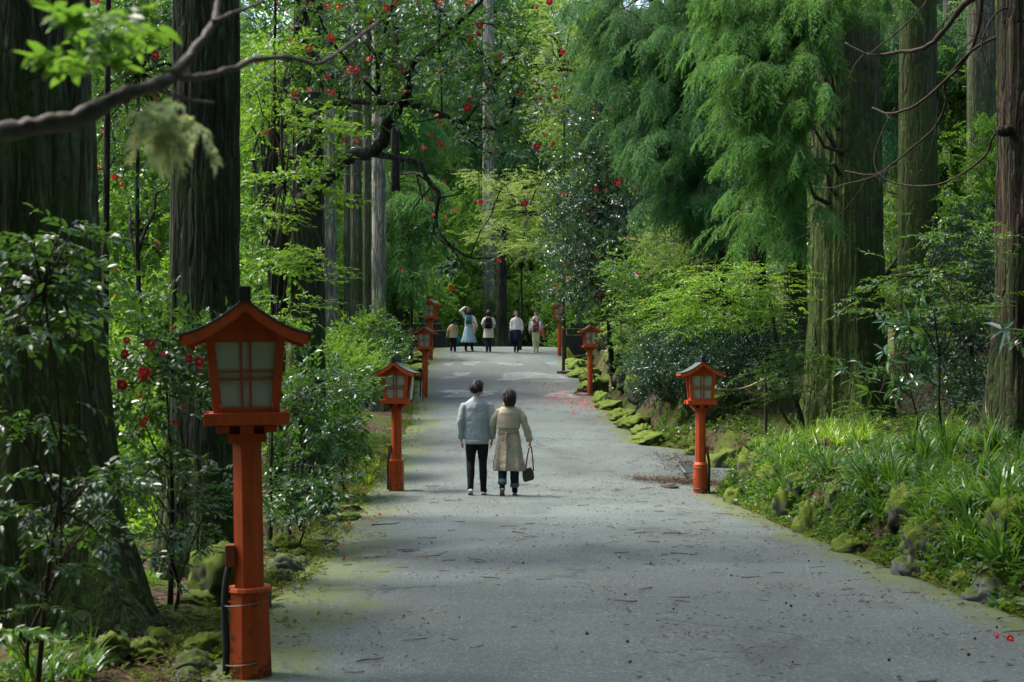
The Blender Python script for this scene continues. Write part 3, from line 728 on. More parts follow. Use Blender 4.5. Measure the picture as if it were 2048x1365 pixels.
# arching bare branches of the right-edge cedar
def px_tube(root, paths, mt, name='branch', sub=5, n=7, twigs=0, tl=1.0):
    o = np.array(root.location[:]); obs = []
    for (pts, r0, r1) in paths:
        p = np.array([at(*q) for q in pts]) - o
        mb = MB(); rj = np.random.default_rng(int(abs(pts[0][0]) * 7 + len(obs))); q, rr = crom(p, np.linspace(r0, r1, len(p)), sub)
        q = q + rj.normal(0, .16, q.shape) * rr[:, None]; rr = rr * rj.uniform(.84, 1.2, len(rr)); mb.tube(q, rr, n)
        for t_ in range(twigs):
            k_ = rj.integers(len(q) // 4, len(q) - 1); d_ = rj.normal(0, 1, 3) + np.array([0, 0, -.35]); d_ /= np.linalg.norm(d_); l_ = rj.uniform(.12, .5) * tl
            mb.tube([q[k_], q[k_] + d_ * l_ * .5 + rj.normal(0, .03, 3), q[k_] + d_ * l_ + np.array([0, 0, -.12 * l_])], [rr[k_] * .45, rr[k_] * .3, .002], 5, sub=3)
        obs.append(mb.build(name, M[mt], root, True))
    return obs
px_tube(Lr, [([(2052, -120, 16.2), (1975, -40, 16.4), (1957, 60, 16.6), (1930, 120, 16.8), (1880, 172, 17), (1830, 212, 17.2), (1780, 228, 17.5), (1745, 216, 17.8)], 0.0297, .012),
             ([(2052, -60, 16.2), (1940, 0, 16.6), (1890, 60, 17), (1850, 95, 17.2), (1800, 104, 17.5), (1740, 110, 17.8), (1690, 86, 18)], 0.0429, .012),
             ([(1740, 108, 17.8), (1790, 68, 17.4), (1840, 20, 17), (1880, -40, 17)], 0.0092, .008),
             ([(2052, 60, 16.2), (1960, 90, 16.6), (1893, 160, 17), (1892, 205, 17.1), (1870, 255, 17.3), (1820, 300, 17.6), (1770, 340, 17.9), (1735, 350, 18.1), (1690, 342, 18.4)], 0.0198, .008),
             ([(2045, 200, 16.2), (1990, 268, 16.4), (1970, 312, 16.6), (1920, 350, 16.9), (1870, 371, 17.1), (1800, 369, 17.5), (1760, 350, 17.7), (1748, 318, 17.8), (1765, 262, 17.8), (1790, 215, 17.8)], 0.0158, .006),
             ([(1800, 330, 17.6), (1740, 356, 18), (1700, 366, 18.3), (1660, 376, 18.6), (1628, 374, 18.8)], 0.0079, .005),
             ([(2050, 20, 16.2), (2000, 20, 16), (1968, 70, 16), (1966, 110, 16), (1985, 160, 16)], 0.0132, .007),
             ([(1880, 180, 17), (1870, 260, 17.2), (1850, 330, 17.3), (1810, 368, 17.5)], 0.0066, .004),
             ([(1700, 190, 18), (1660, 230, 18.4), (1600, 300, 18.9), (1550, 345, 19.3)], 0.0053, .003),
             ([(1740, 350, 18), (1690, 420, 18.4), (1640, 455, 18.8), (1560, 495, 19.3)], 0.0066, .003)], 'twig', twigs=6)
# dark knot on its trunk
o = np.array(Lr.location[:]); MB().ball(at(2010, 262, 15.92) - o, (.11, .08, .07), n=12).build('branch_stub', M['bark_brown'], Lr, True)

# bare branch crossing the upper left in front of everything
fb = empty('bare_branch', at(-160, 300, 2.6), 'blurred grey-brown bare branch crossing the upper left corner close to the camera', 'branch')
px_tube(fb, [([(-500, 330, 2.3), (-160, 285, 2.6), (0, 263, 2.8), (90, 250, 2.85), (150, 238, 2.9), (230, 200, 2.95), (300, 175, 3.0), (345, 155, 3.05)], .024, .0135),
             ([(345, 155, 3.05), (385, 105, 3.1), (420, 60, 3.15), (435, 20, 3.2), (442, -60, 3.25)], .0115, .007),
             ([(345, 155, 3.05), (400, 155, 3.12), (460, 140, 3.2), (520, 118, 3.3), (590, 118, 3.4), (635, 128, 3.45), (690, 95, 3.55), (760, 42, 3.65)], .0085, .0035),
             ([(425, 45, 3.15), (470, 25, 3.2), (520, 5, 3.25), (560, -30, 3.3)], .0055, .003),
             ([(305, 178, 3.0), (350, 192, 3.05), (390, 202, 3.1), (428, 206, 3.15)], .005, .003),
             ([(335, 150, 3.05), (310, 125, 3.05), (270, 100, 3.0)], .0035, .002),
             ([(275, 180, 2.98), (240, 150, 2.95), (200, 110, 2.9)], .003, .002)], 'grey_branch', n=10)
foliage('foliage', fb, [B(215, 70, 2.95, 60, 45, .15), B(165, 125, 2.9, 35, 35, .1), B(260, 40, 3.0, 40, 30, .1, .6)], 'tuft', 'fresh', 46, 61, .8, 'flat', .03, 3)
sp = empty('cedar_sprig', at(340, 200, 2.9), 'pale out-of-focus cedar sprig drooping under the bare branch', 'sprig')
foliage('needles', sp, [B(345, 215, 2.9, 45, 18, .06), B(390, 235, 2.9, 25, 12, .05), B(320, 245, 2.9, 30, 16, .06)], 'frond', 'sugi_pale', 34, 62, .85, 'hang', .02, 4)
MB().tube(np.array([at(345, 190, 2.9), at(352, 215, 2.9), at(345, 250, 2.9), at(335, 275, 2.9)]) - np.array(sp.location[:]), .003, 6, sub=3).build('stem', M['twig'], sp, True)

# ---- generic plant: stems plus foliage in blobs given as picture areas at a distance
def plant(name, label, cat, px, Y, blobs, tpl, mt, n, seed, scale=1.0, mode='bush', group=None, sig=.22, per=9, shell=2.6, nst=8, r0=.02, stem='twig', bx=None, stems=True, sag=.1):
    x = gx(px, Y) if bx is None else bx
    root = empty(name, (x, Y, h1(x, Y) - .03), label, cat, group)
    f, cc = foliage('foliage', root, blobs, tpl, mt, n, seed, scale, mode, sig, per, shell)
    if stems:
        r = np.random.default_rng(seed + 9); o = np.array(root.location[:])
        top = max(b[0][2] for b in blobs) - o[2]
        st = [o + np.array([r.normal(0, .05), r.normal(0, .05), t * max(.3, top * .55)]) for t in (0, .25, .5, .75)]
        mid = np.mean([b[0] for b in blobs], axis=0)
        st += [o * .5 + mid * .5, o * .25 + mid * .75]
        mb = MB(); pts = np.array([o, o * .7 + mid * .3 + r.normal(0, .06, 3), o * .4 + mid * .6 + r.normal(0, .06, 3), mid]); mb.tube(pts - o, np.linspace(r0 * 1.5, r0 * .5, 4), 7, sub=5); mb.build('stem', M[stem], root, True)
        ch = cc[r.choice(len(cc), min(nst, len(cc)), False)]
        limbs('branch', root, pts[1:], ch, r0, stem, seed, sag=sag, r1=max(.003, r0 * .18), core=r0 > .055)
    return root
def surf(blobs, n, seed, front=.85, keep=None):
    """points on the camera side of the blobs, for flowers"""
    r = np.random.default_rng(seed); w = np.array([b[1][0] * b[1][2] for b in blobs]); w /= w.sum(); out = []
    for k in r.choice(len(blobs), n, p=w):
        d = r.normal(0, 1, 3); d /= np.linalg.norm(d); d[1] = -abs(d[1]) * .8 - .2
        out.append(blobs[k][0] + d * np.array(blobs[k][1]) * front * r.uniform(.8, 1.1))
    return out
# ---- camellia tree leaning over the road
cam_t = empty('camellia_tree', (gx(556, 18), 18, h1(gx(556, 18), 18) - .05), 'red-flowering camellia tree with crooked dark limbs arching over the road from the left', 'tree')
px_tube(cam_t, [([(556, 1010, 18), (553, 860, 18), (560, 700, 17.8), (557, 560, 17.4), (572, 452, 16.8), (612, 395, 16), (650, 362, 15.5), (690, 318, 15.1), (735, 305, 14.9), (765, 285, 14.7), (780, 240, 14.5), (800, 215, 14.3), (818, 180, 14.2), (818, 135, 14.1), (860, 95, 14), (905, 60, 13.9), (960, 5, 13.8), (985, -30, 13.7)], .105, .010)], 'limb', 'trunk', 5, 12)
px_tube(cam_t, [([(605, 400, 16), (640, 300, 15.6), (640, 225, 15.2), (690, 206, 14.9), (755, 205, 14.5), (830, 212, 14.2), (880, 228, 14), (930, 248, 13.9), (985, 258, 13.8), (1018, 240, 13.7), (1028, 205, 13.7)], 0.0385, .012),
                ([(735, 307, 14.9), (800, 318, 14.6), (840, 330, 14.4), (860, 368, 14.3), (878, 388, 14.2), (872, 440, 14.1), (890, 480, 14), (940, 515, 13.9), (985, 516, 13.8)], 0.0315, .008),
                ([(872, 440, 14.1), (868, 468, 14.1), (905, 500, 13.9), (935, 545, 13.8), (965, 575, 13.7)], 0.0140, .006),
                ([(758, 205, 14.5), (757, 120, 14.4), (772, 60, 14.3), (790, -20, 14.2)], 0.0245, .012),
                ([(818, 135, 14.1), (850, 108, 14), (890, 75, 13.9), (930, 30, 13.8)], 0.0280, .012),
                ([(884, 230, 14), (882, 140, 13.9), (876, 60, 13.8), (872, -10, 13.7)], 0.0084, .006),
                ([(900, 240, 13.9), (950, 290, 13.8), (1000, 310, 13.7), (1030, 290, 13.6)], 0.0126, .005),
                ([(860, 368, 14.3), (835, 350, 14.3), (838, 370, 14.2), (845, 400, 14.1)], 0.0112, .008),
                ([(1018, 240, 13.7), (1050, 280, 13.5), (1080, 330, 13.4), (1110, 370, 13.3)], 0.0070, .004),
                ([(930, 248, 13.9), (990, 160, 13.7), (1030, 110, 13.6), (1060, 60, 13.5)], 0.0112, .005),
                ([(900, 60, 13.9), (985, 50, 13.7), (1032, 125, 13.6), (1034, 150, 13.6)], 0.0084, .005),
                ([(612, 330, 15.6), (570, 310, 15.4), (540, 300, 15.2), (500, 250, 15)], 0.0210, .008),
                ([(765, 200, 14.5), (700, 130, 14.4), (650, 60, 14.3), (620, -20, 14.2)], 0.0175, .008),
                ([(556, 620, 17.6), (540, 480, 17.6), (545, 330, 17.4), (560, 200, 17.2), (600, 60, 17), (630, -40, 16.8)], 0.0700, .05),
                ([(570, 255, 17.2), (600, 190, 16.6), (640, 110, 16.2), (700, 60, 15.8)], 0.0245, .01)], 'limb', 'branch', 5, 9, twigs=5, tl=1.2)
cb = [B(690, 60, 14.3, 150, 80, 1.0), B(850, 50, 14, 130, 70, .9), B(960, 120, 13.6, 110, 90, .8), B(1040, 190, 13.5, 75, 90, .6, .9), B(900, 170, 13.9, 120, 60, .6, .8), B(730, 160, 14.4, 110, 60, .7, .8), B(600, 120, 15, 90, 100, .8, .8), B(1010, 270, 13.6, 90, 45, .5, .7),
      B(820, 265, 14.2, 110, 40, .5, .35), B(690, 265, 14.8, 70, 40, .5, .5), B(900, 320, 14, 110, 50, .5, .3), B(1070, 340, 13.4, 40, 40, .3, .4), B(930, 520, 13.8, 70, 35, .3, .5), B(880, 420, 14.1, 40, 40, .3, .25), B(660, 360, 15.2, 60, 40, .4, .3), B(560, 20, 14.6, 90, 60, .6, .7)]
_, cc = foliage('foliage', cam_t, cb, 'cam_near', 'camellia', 900, 71, .86, 'bush', .16, 5)
limbs('twig_sprays', cam_t, np.array([at(*q) for q in ((690, 206, 14.9), (830, 212, 14.2), (930, 248, 13.9), (757, 120, 14.4), (882, 140, 13.9), (900, 60, 13.9), (1028, 205, 13.7), (640, 110, 16.2), (990, 160, 13.7), (860, 368, 14.3), (940, 515, 13.9), (765, 40, 14.3))]), cc[np.random.default_rng(4).choice(len(cc), 90, False)], .010, 'limb', 72, r1=.003)
fpx = [(372, 38), (700, 140), (712, 142), (940, 75), (880, 8), (722, 160), (618, 100), (660, 78), (590, 188), (618, 182), (650, 182), (665, 186), (1068, 165), (1113, 180), (1110, 195), (996, 108), (1003, 112), (992, 118), (978, 170), (932, 132), (935, 215), (860, 216), (874, 232), (1012, 240), (1088, 272), (1105, 288), (1073, 293), (930, 10), (945, 6), (776, 15), (792, 5), (655, 16), (680, 16), (1128, 106), (960, 400), (998, 522), (905, 575), (895, 435), (712, 285), (690, 280), (848, 298), (880, 290), (1035, 192), (1045, 185), (1070, 198), (940, 195), (955, 70), (960, 52), (555, 10), (580, 85), (1100, 5), (1072, 15), (535, 265), (800, 540), (852, 400), (1050, 405)]
flowers(cam_t, [at(a, b, 13.0 + 1.2 * random.random()) for a, b in fpx[1:]], 73, .8)
flowers(cam_t, surf(cb, 34, 74, .9), 75, .6)

# ---- foreground left shrubs
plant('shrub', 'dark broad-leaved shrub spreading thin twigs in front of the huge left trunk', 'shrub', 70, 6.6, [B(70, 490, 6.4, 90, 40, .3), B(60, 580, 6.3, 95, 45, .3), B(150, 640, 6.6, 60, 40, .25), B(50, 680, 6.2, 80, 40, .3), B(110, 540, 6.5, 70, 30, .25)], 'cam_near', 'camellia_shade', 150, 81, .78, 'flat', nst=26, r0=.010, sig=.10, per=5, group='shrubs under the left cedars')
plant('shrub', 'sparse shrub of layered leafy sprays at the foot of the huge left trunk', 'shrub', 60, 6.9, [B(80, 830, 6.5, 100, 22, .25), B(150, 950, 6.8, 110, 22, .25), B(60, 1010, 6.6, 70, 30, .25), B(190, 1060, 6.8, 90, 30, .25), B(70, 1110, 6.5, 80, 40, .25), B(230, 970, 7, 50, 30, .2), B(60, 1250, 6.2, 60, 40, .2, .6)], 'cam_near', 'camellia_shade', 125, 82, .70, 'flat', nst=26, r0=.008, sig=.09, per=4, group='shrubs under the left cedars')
plant('sapling', 'tiny bright green seedling at the lower left corner', 'sapling', 25, 5.6, [B(25, 1265, 5.6, 30, 14, .08)], 'cam_near', 'lime', 7, 83, .7, 'flat', nst=3, r0=.004, sig=.04, per=3)
cbush = [B(330, 700, 9.8, 70, 55, .35), B(390, 760, 9.7, 60, 60, .35), B(290, 800, 9.9, 60, 80, .35), B(290, 920, 9.9, 50, 45, .3), B(420, 680, 9.9, 60, 50, .3), B(350, 630, 10, 60, 40, .3, .7), B(250, 720, 10, 35, 70, .3, .7)]
cm = plant('camellia_bush', 'camellia bush with pink-red flowers behind the nearest lantern, left of its post', 'shrub', 340, 9.8, cbush, 'cam_near', 'camellia', 290, 84, .82, 'bush', nst=30, r0=.014, sig=.11, per=6)
flowers(cm, [at(a, b, 9.35 + .1 * random.random()) for a, b in [(375, 716), (325, 711), (290, 741), (288, 757), (398, 724), (400, 741), (253, 683), (252, 710), (284, 793), (349, 656), (283, 840), (353, 843), (246, 768), (300, 690), (368, 810), (384, 696)]], 85, .85)
plant('shrub', 'drooping leafy shrub low between nearest lantern post and the huge trunk roots', 'shrub', 350, 9.6, [B(340, 1010, 9.4, 90, 40, .3), B(400, 1060, 9.3, 70, 40, .3), B(310, 1080, 9.5, 60, 60, .3), B(290, 980, 9.7, 50, 50, .3), B(440, 990, 9.5, 40, 60, .3)], 'flat_near', 'camellia', 80, 86, 1.0, 'flat', nst=18, r0=.009, sig=.11, per=5, group='shrubs under the left cedars')
plant('shrub', 'glossy dark shrub with white sheen right of the nearest lantern post', 'shrub', 580, 14.5, [B(580, 790, 14.2, 70, 50, .5), B(640, 800, 14.3, 60, 60, .5), B(570, 880, 14, 60, 60, .5), B(560, 960, 13.8, 50, 50, .4), B(620, 850, 14.2, 60, 60, .5), B(660, 770, 14.8, 45, 30, .4), B(560, 740, 14.8, 40, 40, .4), B(685, 860, 14.6, 30, 40, .3, .6)], 'cam_near', 'camellia', 400, 87, .88, 'bush', nst=26, r0=.016, sig=.15, per=7)
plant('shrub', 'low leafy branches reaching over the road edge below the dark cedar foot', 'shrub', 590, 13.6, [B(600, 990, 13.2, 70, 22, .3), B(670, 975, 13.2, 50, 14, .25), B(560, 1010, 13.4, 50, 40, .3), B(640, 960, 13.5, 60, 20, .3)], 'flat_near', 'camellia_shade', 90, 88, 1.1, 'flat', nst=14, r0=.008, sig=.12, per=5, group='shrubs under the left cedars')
plant('azalea_bush', 'rounded small-leaved bush lit yellow-green just left of the square-based lantern', 'shrub', 690, 20.5, [B(640, 790, 20.6, 42, 50, .6), B(680, 845, 20.8, 28, 50, .4), B(635, 840, 20, 45, 60, .6), B(660, 890, 20, 45, 45, .5), B(690, 895, 20.6, 28, 42, .4), B(640, 760, 20.6, 45, 35, .5)], 'small', 'mid', 1900, 89, 1.0, 'bush', nst=30, r0=.016, sig=.16, per=10)
plant('azalea_bush', 'bright lime-topped bush behind the square-based lantern roof', 'shrub', 700, 24, [B(690, 735, 24, 50, 28, .6), B(720, 755, 24, 35, 28, .6), B(660, 735, 24.4, 45, 28, .6)], 'small', 'lime', 1100, 90, 1.1, 'bush', nst=20, r0=.016, sig=.18, per=10)
plant('shrub', 'tall pale-leaved shrub in front of the thin cedar row', 'shrub', 690, 29, [B(715, 670, 27, 35, 25, .6), B(690, 690, 27, 40, 28, .7), B(660, 700, 27, 40, 28, .7), B(725, 700, 27, 40, 25, .6), B(745, 650, 30, 25, 30, .5, .6)], 'cam', 'mid', 480, 91, 1.0, 'bush', nst=22, r0=.018, sig=.22, per=8)
plant('shrub', 'leafy shrub filling the gap left of the thin stems below the lanterns', 'shrub', 790, 36, [B(775, 690, 37, 32, 26, .6), B(800, 690, 45, 22, 20, .6), B(755, 720, 34, 36, 26, .6)], 'cam', 'camellia', 420, 92, 1.0, 'bush', nst=10, r0=.018, sig=.2, per=8)
# ---- sunny leaves between and behind the left cedars
def lighttree(label, px, Y, blobs, tpl, mt, n, seed, scale=1.0, mode='bush', nst=16, r0=.04, fl=0, fs=1.3, cat='tree', name='broadleaf_tree', group=None, sig=.3, per=9, stem='limb'):
    t = plant(name, label, cat, px, Y, blobs, tpl, mt, n, seed, scale, mode, group, sig, per, nst=nst, r0=r0, stem=stem)
    if fl: flowers(t, surf(blobs, fl, seed + 3), seed + 4, fs)
    return t
lighttree('sunlit camellia with scattered red flowers seen between the two nearest cedar trunks', 270, 17, [B(260, 80, 17, 90, 90, 1), B(270, 230, 17, 90, 80, 1), B(260, 350, 17.4, 80, 70, 1), B(330, 150, 17, 70, 100, 1), B(230, 30, 16.5, 60, 60, .8), B(310, 30, 16.8, 60, 50, .8)], 'cam_near', 'camellia', 950, 101, .95, nst=30, r0=.035, fl=26, fs=1.1, sig=.2)
lighttree('bright yellow-green leafy tree glowing in the gap behind huge left trunk', 265, 23, [B(250, 480, 23, 90, 80, 1), B(290, 580, 22, 80, 80, 1), B(250, 640, 21.5, 70, 60, 1), B(320, 420, 23.5, 60, 60, 1), B(260, 330, 24, 80, 60, 1)], 'cam', 'lime', 1500, 102, 1.05, nst=26, r0=.03, fl=12, fs=1.3)
lighttree('low sunlit thicket glimpsed behind the flowering camellia bush', 260, 16, [B(250, 830, 15.5, 60, 60, .7), B(270, 930, 15, 60, 60, .7), B(290, 1010, 14.5, 50, 50, .6), B(230, 760, 16, 40, 60, .7), B(300, 1100, 13, 30, 40, .4)], 'cam', 'lime', 800, 103, .95, nst=14, r0=.02, cat='shrub', name='shrub', sig=.2)
lighttree('lime-green sapling with thin upright stem between nearest lantern and camellia trunk', 540, 13.6, [B(530, 200, 13.4, 45, 60, .5), B(560, 330, 13.2, 70, 30, .5), B(600, 375, 13, 60, 18, .4), B(530, 420, 13.4, 50, 40, .5), B(560, 520, 13.2, 70, 35, .5), B(640, 520, 13, 60, 25, .4), B(540, 100, 13.6, 40, 50, .5), B(600, 250, 13.2, 60, 30, .4), B(560, 620, 13.4, 60, 35, .4)], 'flat_near', 'lime', 300, 104, 1.05, 'flat', nst=30, r0=.012, name='sapling', cat='sapling', sig=.13, per=5, stem='twig')
lighttree('green broadleaf tree rising behind the dark camellia trunk', 520, 32, [B(510, 300, 32, 50, 80, 1.2), B(540, 150, 32, 70, 80, 1.2), B(510, 480, 31, 45, 80, 1), B(545, 580, 30, 40, 50, 1), B(520, 660, 29, 40, 50, .8)], 'cam', 'fresh', 1300, 105, 1.1, nst=22, r0=.035)
lighttree('dark evergreen thicket closing the view at far left behind the huge trunk', 60, 24, [B(100, 300, 24, 180, 200, 1.5), B(80, 600, 22, 150, 150, 1.5), B(190, 160, 25, 150, 150, 1.5), B(200, 500, 26, 150, 200, 1.5)], 'cam', 'mid', 2400, 106, 1.25, nst=20, r0=.04)
lighttree('shaded leafy tree between pale cedar and the thin cedar row', 690, 46, [B(700, 200, 46, 90, 120, 2), B(640, 350, 45, 60, 120, 2), B(600, 150, 47, 90, 140, 2), B(700, 420, 44, 80, 80, 2), B(720, 560, 42, 70, 60, 2), B(540, 420, 40, 80, 160, 2), B(480, 200, 42, 90, 200, 2), B(450, 560, 38, 90, 130, 2)], 'far_leaf', 'fresh', 2600, 107, 1.0, nst=22, r0=.08, sig=.5)

# ---- cedars with hanging sprays
def hangtree(root, blobs, tpl, mt, n, seed, scale=1.0, ax=None, r0=.04, sig=.3, mode='hang', nb=14):
    """boughs leave the stem, arch outward and down, and carry fans of sprays along their outer part"""
    r = np.random.default_rng(seed); o = np.array(root.location[:]); w = np.array([b[1][0] * b[1][2] for b in blobs]); w /= w.sum()
    Ps, Ds, Tn, mb = [], [], [], MB()
    for (c, R, _), q in zip(blobs, w):
        nbg = max(3, int(n * q / 9))
        for k in range(nbg):
            tip = np.asarray(c) + r.normal(0, .55, 3) * np.array(R); hor = tip - o; hor[2] = 0; dist = np.linalg.norm(hor) + 1e-6; hor /= dist
            L_ = min(dist * .8, (.9 + .8 * r.random()) * scale); p0 = tip - hor * L_ + np.array([0, 0, .16 * L_]); side = np.cross(hor, [0, 0, 1.]) * r.normal(0, .3) * L_
            t = np.linspace(0, 1, 5)[:, None]; pts = p0 * (1 - t) + tip * t + np.array([0, 0, 1.]) * .10 * L_ * np.sin(PI * t) + side * t * t
            mb.tube(pts - o, np.linspace(.010, .004, 5) * scale, 4)
            tn = r.uniform(.15, .8)
            for m_ in range(9):
                u = r.uniform(.25, 1.0); x_ = u * 4; i_ = min(3, int(x_)); p = pts[i_] + (pts[i_ + 1] - pts[i_]) * (x_ - i_); d = pts[i_ + 1] - pts[i_]; d /= np.linalg.norm(d)
                sd = np.cross(d, [0, 0, 1.]); Ps.append(p + r.normal(0, .03, 3)); Ds.append(d * .9 + sd * r.uniform(-.9, .9) + np.array([0, 0, r.uniform(-.75, -.05)])); Tn.append(tn + .18 * (u - .5))
    P_ = np.array(Ps); D_ = np.array(Ds); m = len(P_); T_ = np.clip(np.array(Tn) + r.normal(0, .08, m), 0, 1)
    V, F, T = bake(TPL[tpl], P_, frames(D_, np.array([0, 0, 1.]) + r.normal(0, .22, (m, 3))), scale * r.uniform(.7, 1.2, m), T_, seed)
    tv = np.concatenate(mb.v); tf = [f for f in mb.f if len(f) == 4]; nv = len(V); nf = sum(len(f) for f in F)
    link('crown', fmesh('crown', np.concatenate([V - o, tv]), F + [np.array(tf) + nv], [M[mt], M['twig']], np.concatenate([T, np.full(len(tv), .5)]), False, [0] * nf + [1] * len(tf)), root)
    zs = sorted([b[0][2] for b in blobs]); axp = o + np.array([[0, 0, z - o[2] + .8] for z in np.linspace(zs[0], zs[-1], 10)])
    limbs('branch', root, axp, [b[0] for b in blobs], r0, 'twig', seed, sag=.12, core=True)
hangtree(J, [B(1560, 10, 23.5, 110, 60, 1.0), B(1480, 70, 23, 80, 60, .9), B(1640, 20, 23, 70, 50, .9), B(1520, 150, 22.6, 80, 55, .9), B(1590, 110, 22.8, 60, 55, .9), B(1480, 215, 22.6, 60, 50, .8), B(1560, 235, 22.4, 65, 45, .8), B(1510, 300, 22.4, 55, 40, .7), B(1585, 310, 22.6, 40, 40, .7), B(1530, 375, 22.4, 45, 35, .6), B(1520, 455, 22.4, 35, 35, .5), B(1560, 420, 22.4, 30, 35, .5), B(1600, 200, 22.2, 45, 45, .8), B(1700, 0, 23.5, 60, 30, .8), B(1450, 10, 23.5, 70, 50, .9)], 'sugi_fine', 'sugi', 2100, 111, .84, r0=.05)
hc = tree('cedar_tree', 'bushy cedar with curtains of drooping green sprays overhanging the camellia slope', 'tree', 1420, 35, .35, 20, 'bark_brown', CED, seed=17, taper=.3)
hangtree(hc, [B(1300, 30, 31, 120, 80, 1.5), B(1230, 110, 31.5, 80, 80, 1.4), B(1330, 150, 30.5, 100, 80, 1.4), B(1420, 100, 31, 90, 90, 1.4), B(1280, 230, 30.5, 80, 80, 1.3), B(1380, 240, 30, 80, 80, 1.3), B(1340, 320, 29.8, 80, 70, 1.2), B(1420, 320, 29.8, 60, 70, 1.2), B(1380, 390, 29.6, 70, 50, 1.1), B(1340, 420, 29.6, 50, 50, 1), B(1430, 420, 30, 50, 50, 1), B(1200, 30, 32, 60, 60, 1.3), B(1460, 210, 30, 50, 90, 1.2)], 'sugi_fine', 'sugi_far', 2500, 112, 1.12, r0=.06, sig=.4)
hk = tree('cedar_tree', 'dark green cedar closing the gap above the massive trunk at upper right', 'tree', 1800, 44, .4, 22, 'bark_green', CED, seed=18, taper=.3)
hangtree(hk, [B(1720, 60, 40, 80, 90, 1.8), B(1800, 160, 41, 80, 90, 1.8), B(1880, 80, 41, 90, 90, 1.8), B(1760, 280, 40, 70, 80, 1.5), B(1960, 150, 42, 80, 120, 2), B(1650, 30, 40, 80, 60, 1.5)], 'sugi_fine', 'sugi_far', 900, 113, 1.9, r0=.06, sig=.5)
ht = tree('cedar_tree', 'young cedar with soft hanging green curtain beside the thin trunk row', 'tree', 790, 41, .16, 16, 'bark_brown', CED, seed=19, taper=.5)
hangtree(ht, [B(760, 440, 40, 40, 50, 1), B(785, 510, 39.5, 42, 50, .9), B(740, 520, 40, 30, 60, .8), B(820, 440, 40.5, 40, 50, 1), B(780, 380, 41, 50, 40, 1), B(775, 580, 39.5, 22, 35, .6), B(740, 400, 41, 40, 40, .8), B(840, 360, 41, 50, 40, 1), B(730, 610, 40, 25, 40, .6)], 'sugi_fine', 'sugi', 620, 114, 1.5, r0=.03, sig=.3)
# ---- right side broadleaf masses
lighttree('tall dark camellia dotted with red flowers, tapering to a point left of the hanging cedar', 1230, 44, [B(1190, 230, 44, 40, 60, 1), B(1200, 320, 43.5, 65, 60, 1.3), B(1180, 400, 43, 70, 60, 1.4), B(1240, 420, 42.5, 80, 70, 1.4), B(1160, 490, 42, 70, 60, 1.4), B(1240, 520, 41.5, 90, 70, 1.5), B(1300, 470, 42, 70, 60, 1.4), B(1145, 565, 44, 45, 55, 1.2), B(1255, 590, 41.8, 60, 55, 1.1), B(1180, 180, 44.5, 25, 40, .8)], 'cam_far', 'camellia_far', 3600, 121, 1.1, nst=24, r0=.07, fl=62, fs=1.7, sig=.35, per=10)
lighttree('yellow-green maple lit from above behind the tall dark camellia', 1040, 56, [B(1060, 430, 56, 80, 22, 1.8), B(1000, 360, 57, 60, 18, 1.8), B(1095, 370, 56, 60, 20, 1.8), B(1000, 470, 55, 50, 16, 1.6), B(1070, 500, 54, 70, 16, 1.6), B(1040, 395, 56, 50, 14, 1.8), B(1100, 460, 55, 40, 16, 1.5)], 'flat', 'yellowish', 1000, 122, 1.7, 'flat', nst=34, r0=.05, sig=.38)
lighttree('pale yellow-green tree high in the middle between camellia limbs and hanging cedar', 1130, 52, [B(1130, 60, 52, 60, 70, 1.8), B(1150, 170, 52, 50, 70, 1.6), B(1110, 240, 52, 50, 60, 1.6), B(1170, 120, 52, 50, 60, 1.6), B(1090, 120, 52, 50, 60, 1.5)], 'flat', 'yellowish', 950, 123, 1.7, 'flat', nst=30, r0=.05, sig=.4)
lighttree('mid-green shrub thicket behind bank lantern, below the hanging cedar', 1330, 36, [B(1300, 560, 36, 80, 60, 1.3), B(1370, 500, 36, 90, 60, 1.3), B(1440, 470, 36, 80, 50, 1.3), B(1315, 640, 35, 65, 55, 1.1), B(1370, 600, 35, 80, 50, 1.2), B(1310, 690, 34.5, 50, 45, .9), B(1500, 440, 36, 60, 60, 1.2)], 'cam_far', 'mid', 2600, 124, .95, nst=26, r0=.03, cat='shrub', name='shrub', fl=10, fs=1.4)
sap = lighttree('leaning sapling with layered bright green foliage over the bank lantern', 1612, 24, [B(1400, 600, 24.5, 80, 35, .8), B(1470, 580, 24.2, 80, 35, .8), B(1530, 560, 24, 60, 35, .7), B(1440, 640, 24, 70, 25, .7), B(1560, 620, 24, 40, 40, .6, .6), B(1370, 640, 24.6, 50, 25, .6)], 'flat', 'lime', 620, 125, 1.15, 'flat', nst=24, r0=.018, name='sapling', cat='sapling', sig=.2, per=6)
px_tube(sap, [([(1612, 872, 24), (1600, 830, 24), (1585, 780, 24), (1565, 730, 24), (1552, 680, 24), (1545, 630, 24.1), (1530, 580, 24.2), (1500, 545, 24.3)], .055, .02)], 'bark_brown', 'trunk')
lighttree('grey-green shrub with pale glints covering the dark slope behind the bank lantern', 1430, 30, [B(1330, 720, 31, 80, 35, .9), B(1420, 690, 30.5, 80, 40, .9), B(1500, 680, 30, 70, 40, .9), B(1450, 740, 29.5, 80, 30, .8), B(1310, 750, 32, 50, 28, .7), B(1540, 720, 29, 40, 30, .7), B(1330, 770, 31, 45, 18, .5)], 'small', 'camellia_far', 2600, 126, 1.5, nst=24, r0=.018, cat='shrub', name='shrub', sig=.2)
lighttree('yellow-tipped twiggy shrub above the slope thicket', 1380, 33, [B(1330, 470, 33, 60, 30, .8), B(1400, 460, 33, 50, 25, .8), B(1350, 530, 32.5, 60, 30, .8)], 'small', 'yellowish', 420, 127, 1.3, nst=26, r0=.014, cat='shrub', name='shrub', sig=.25, stem='twig')
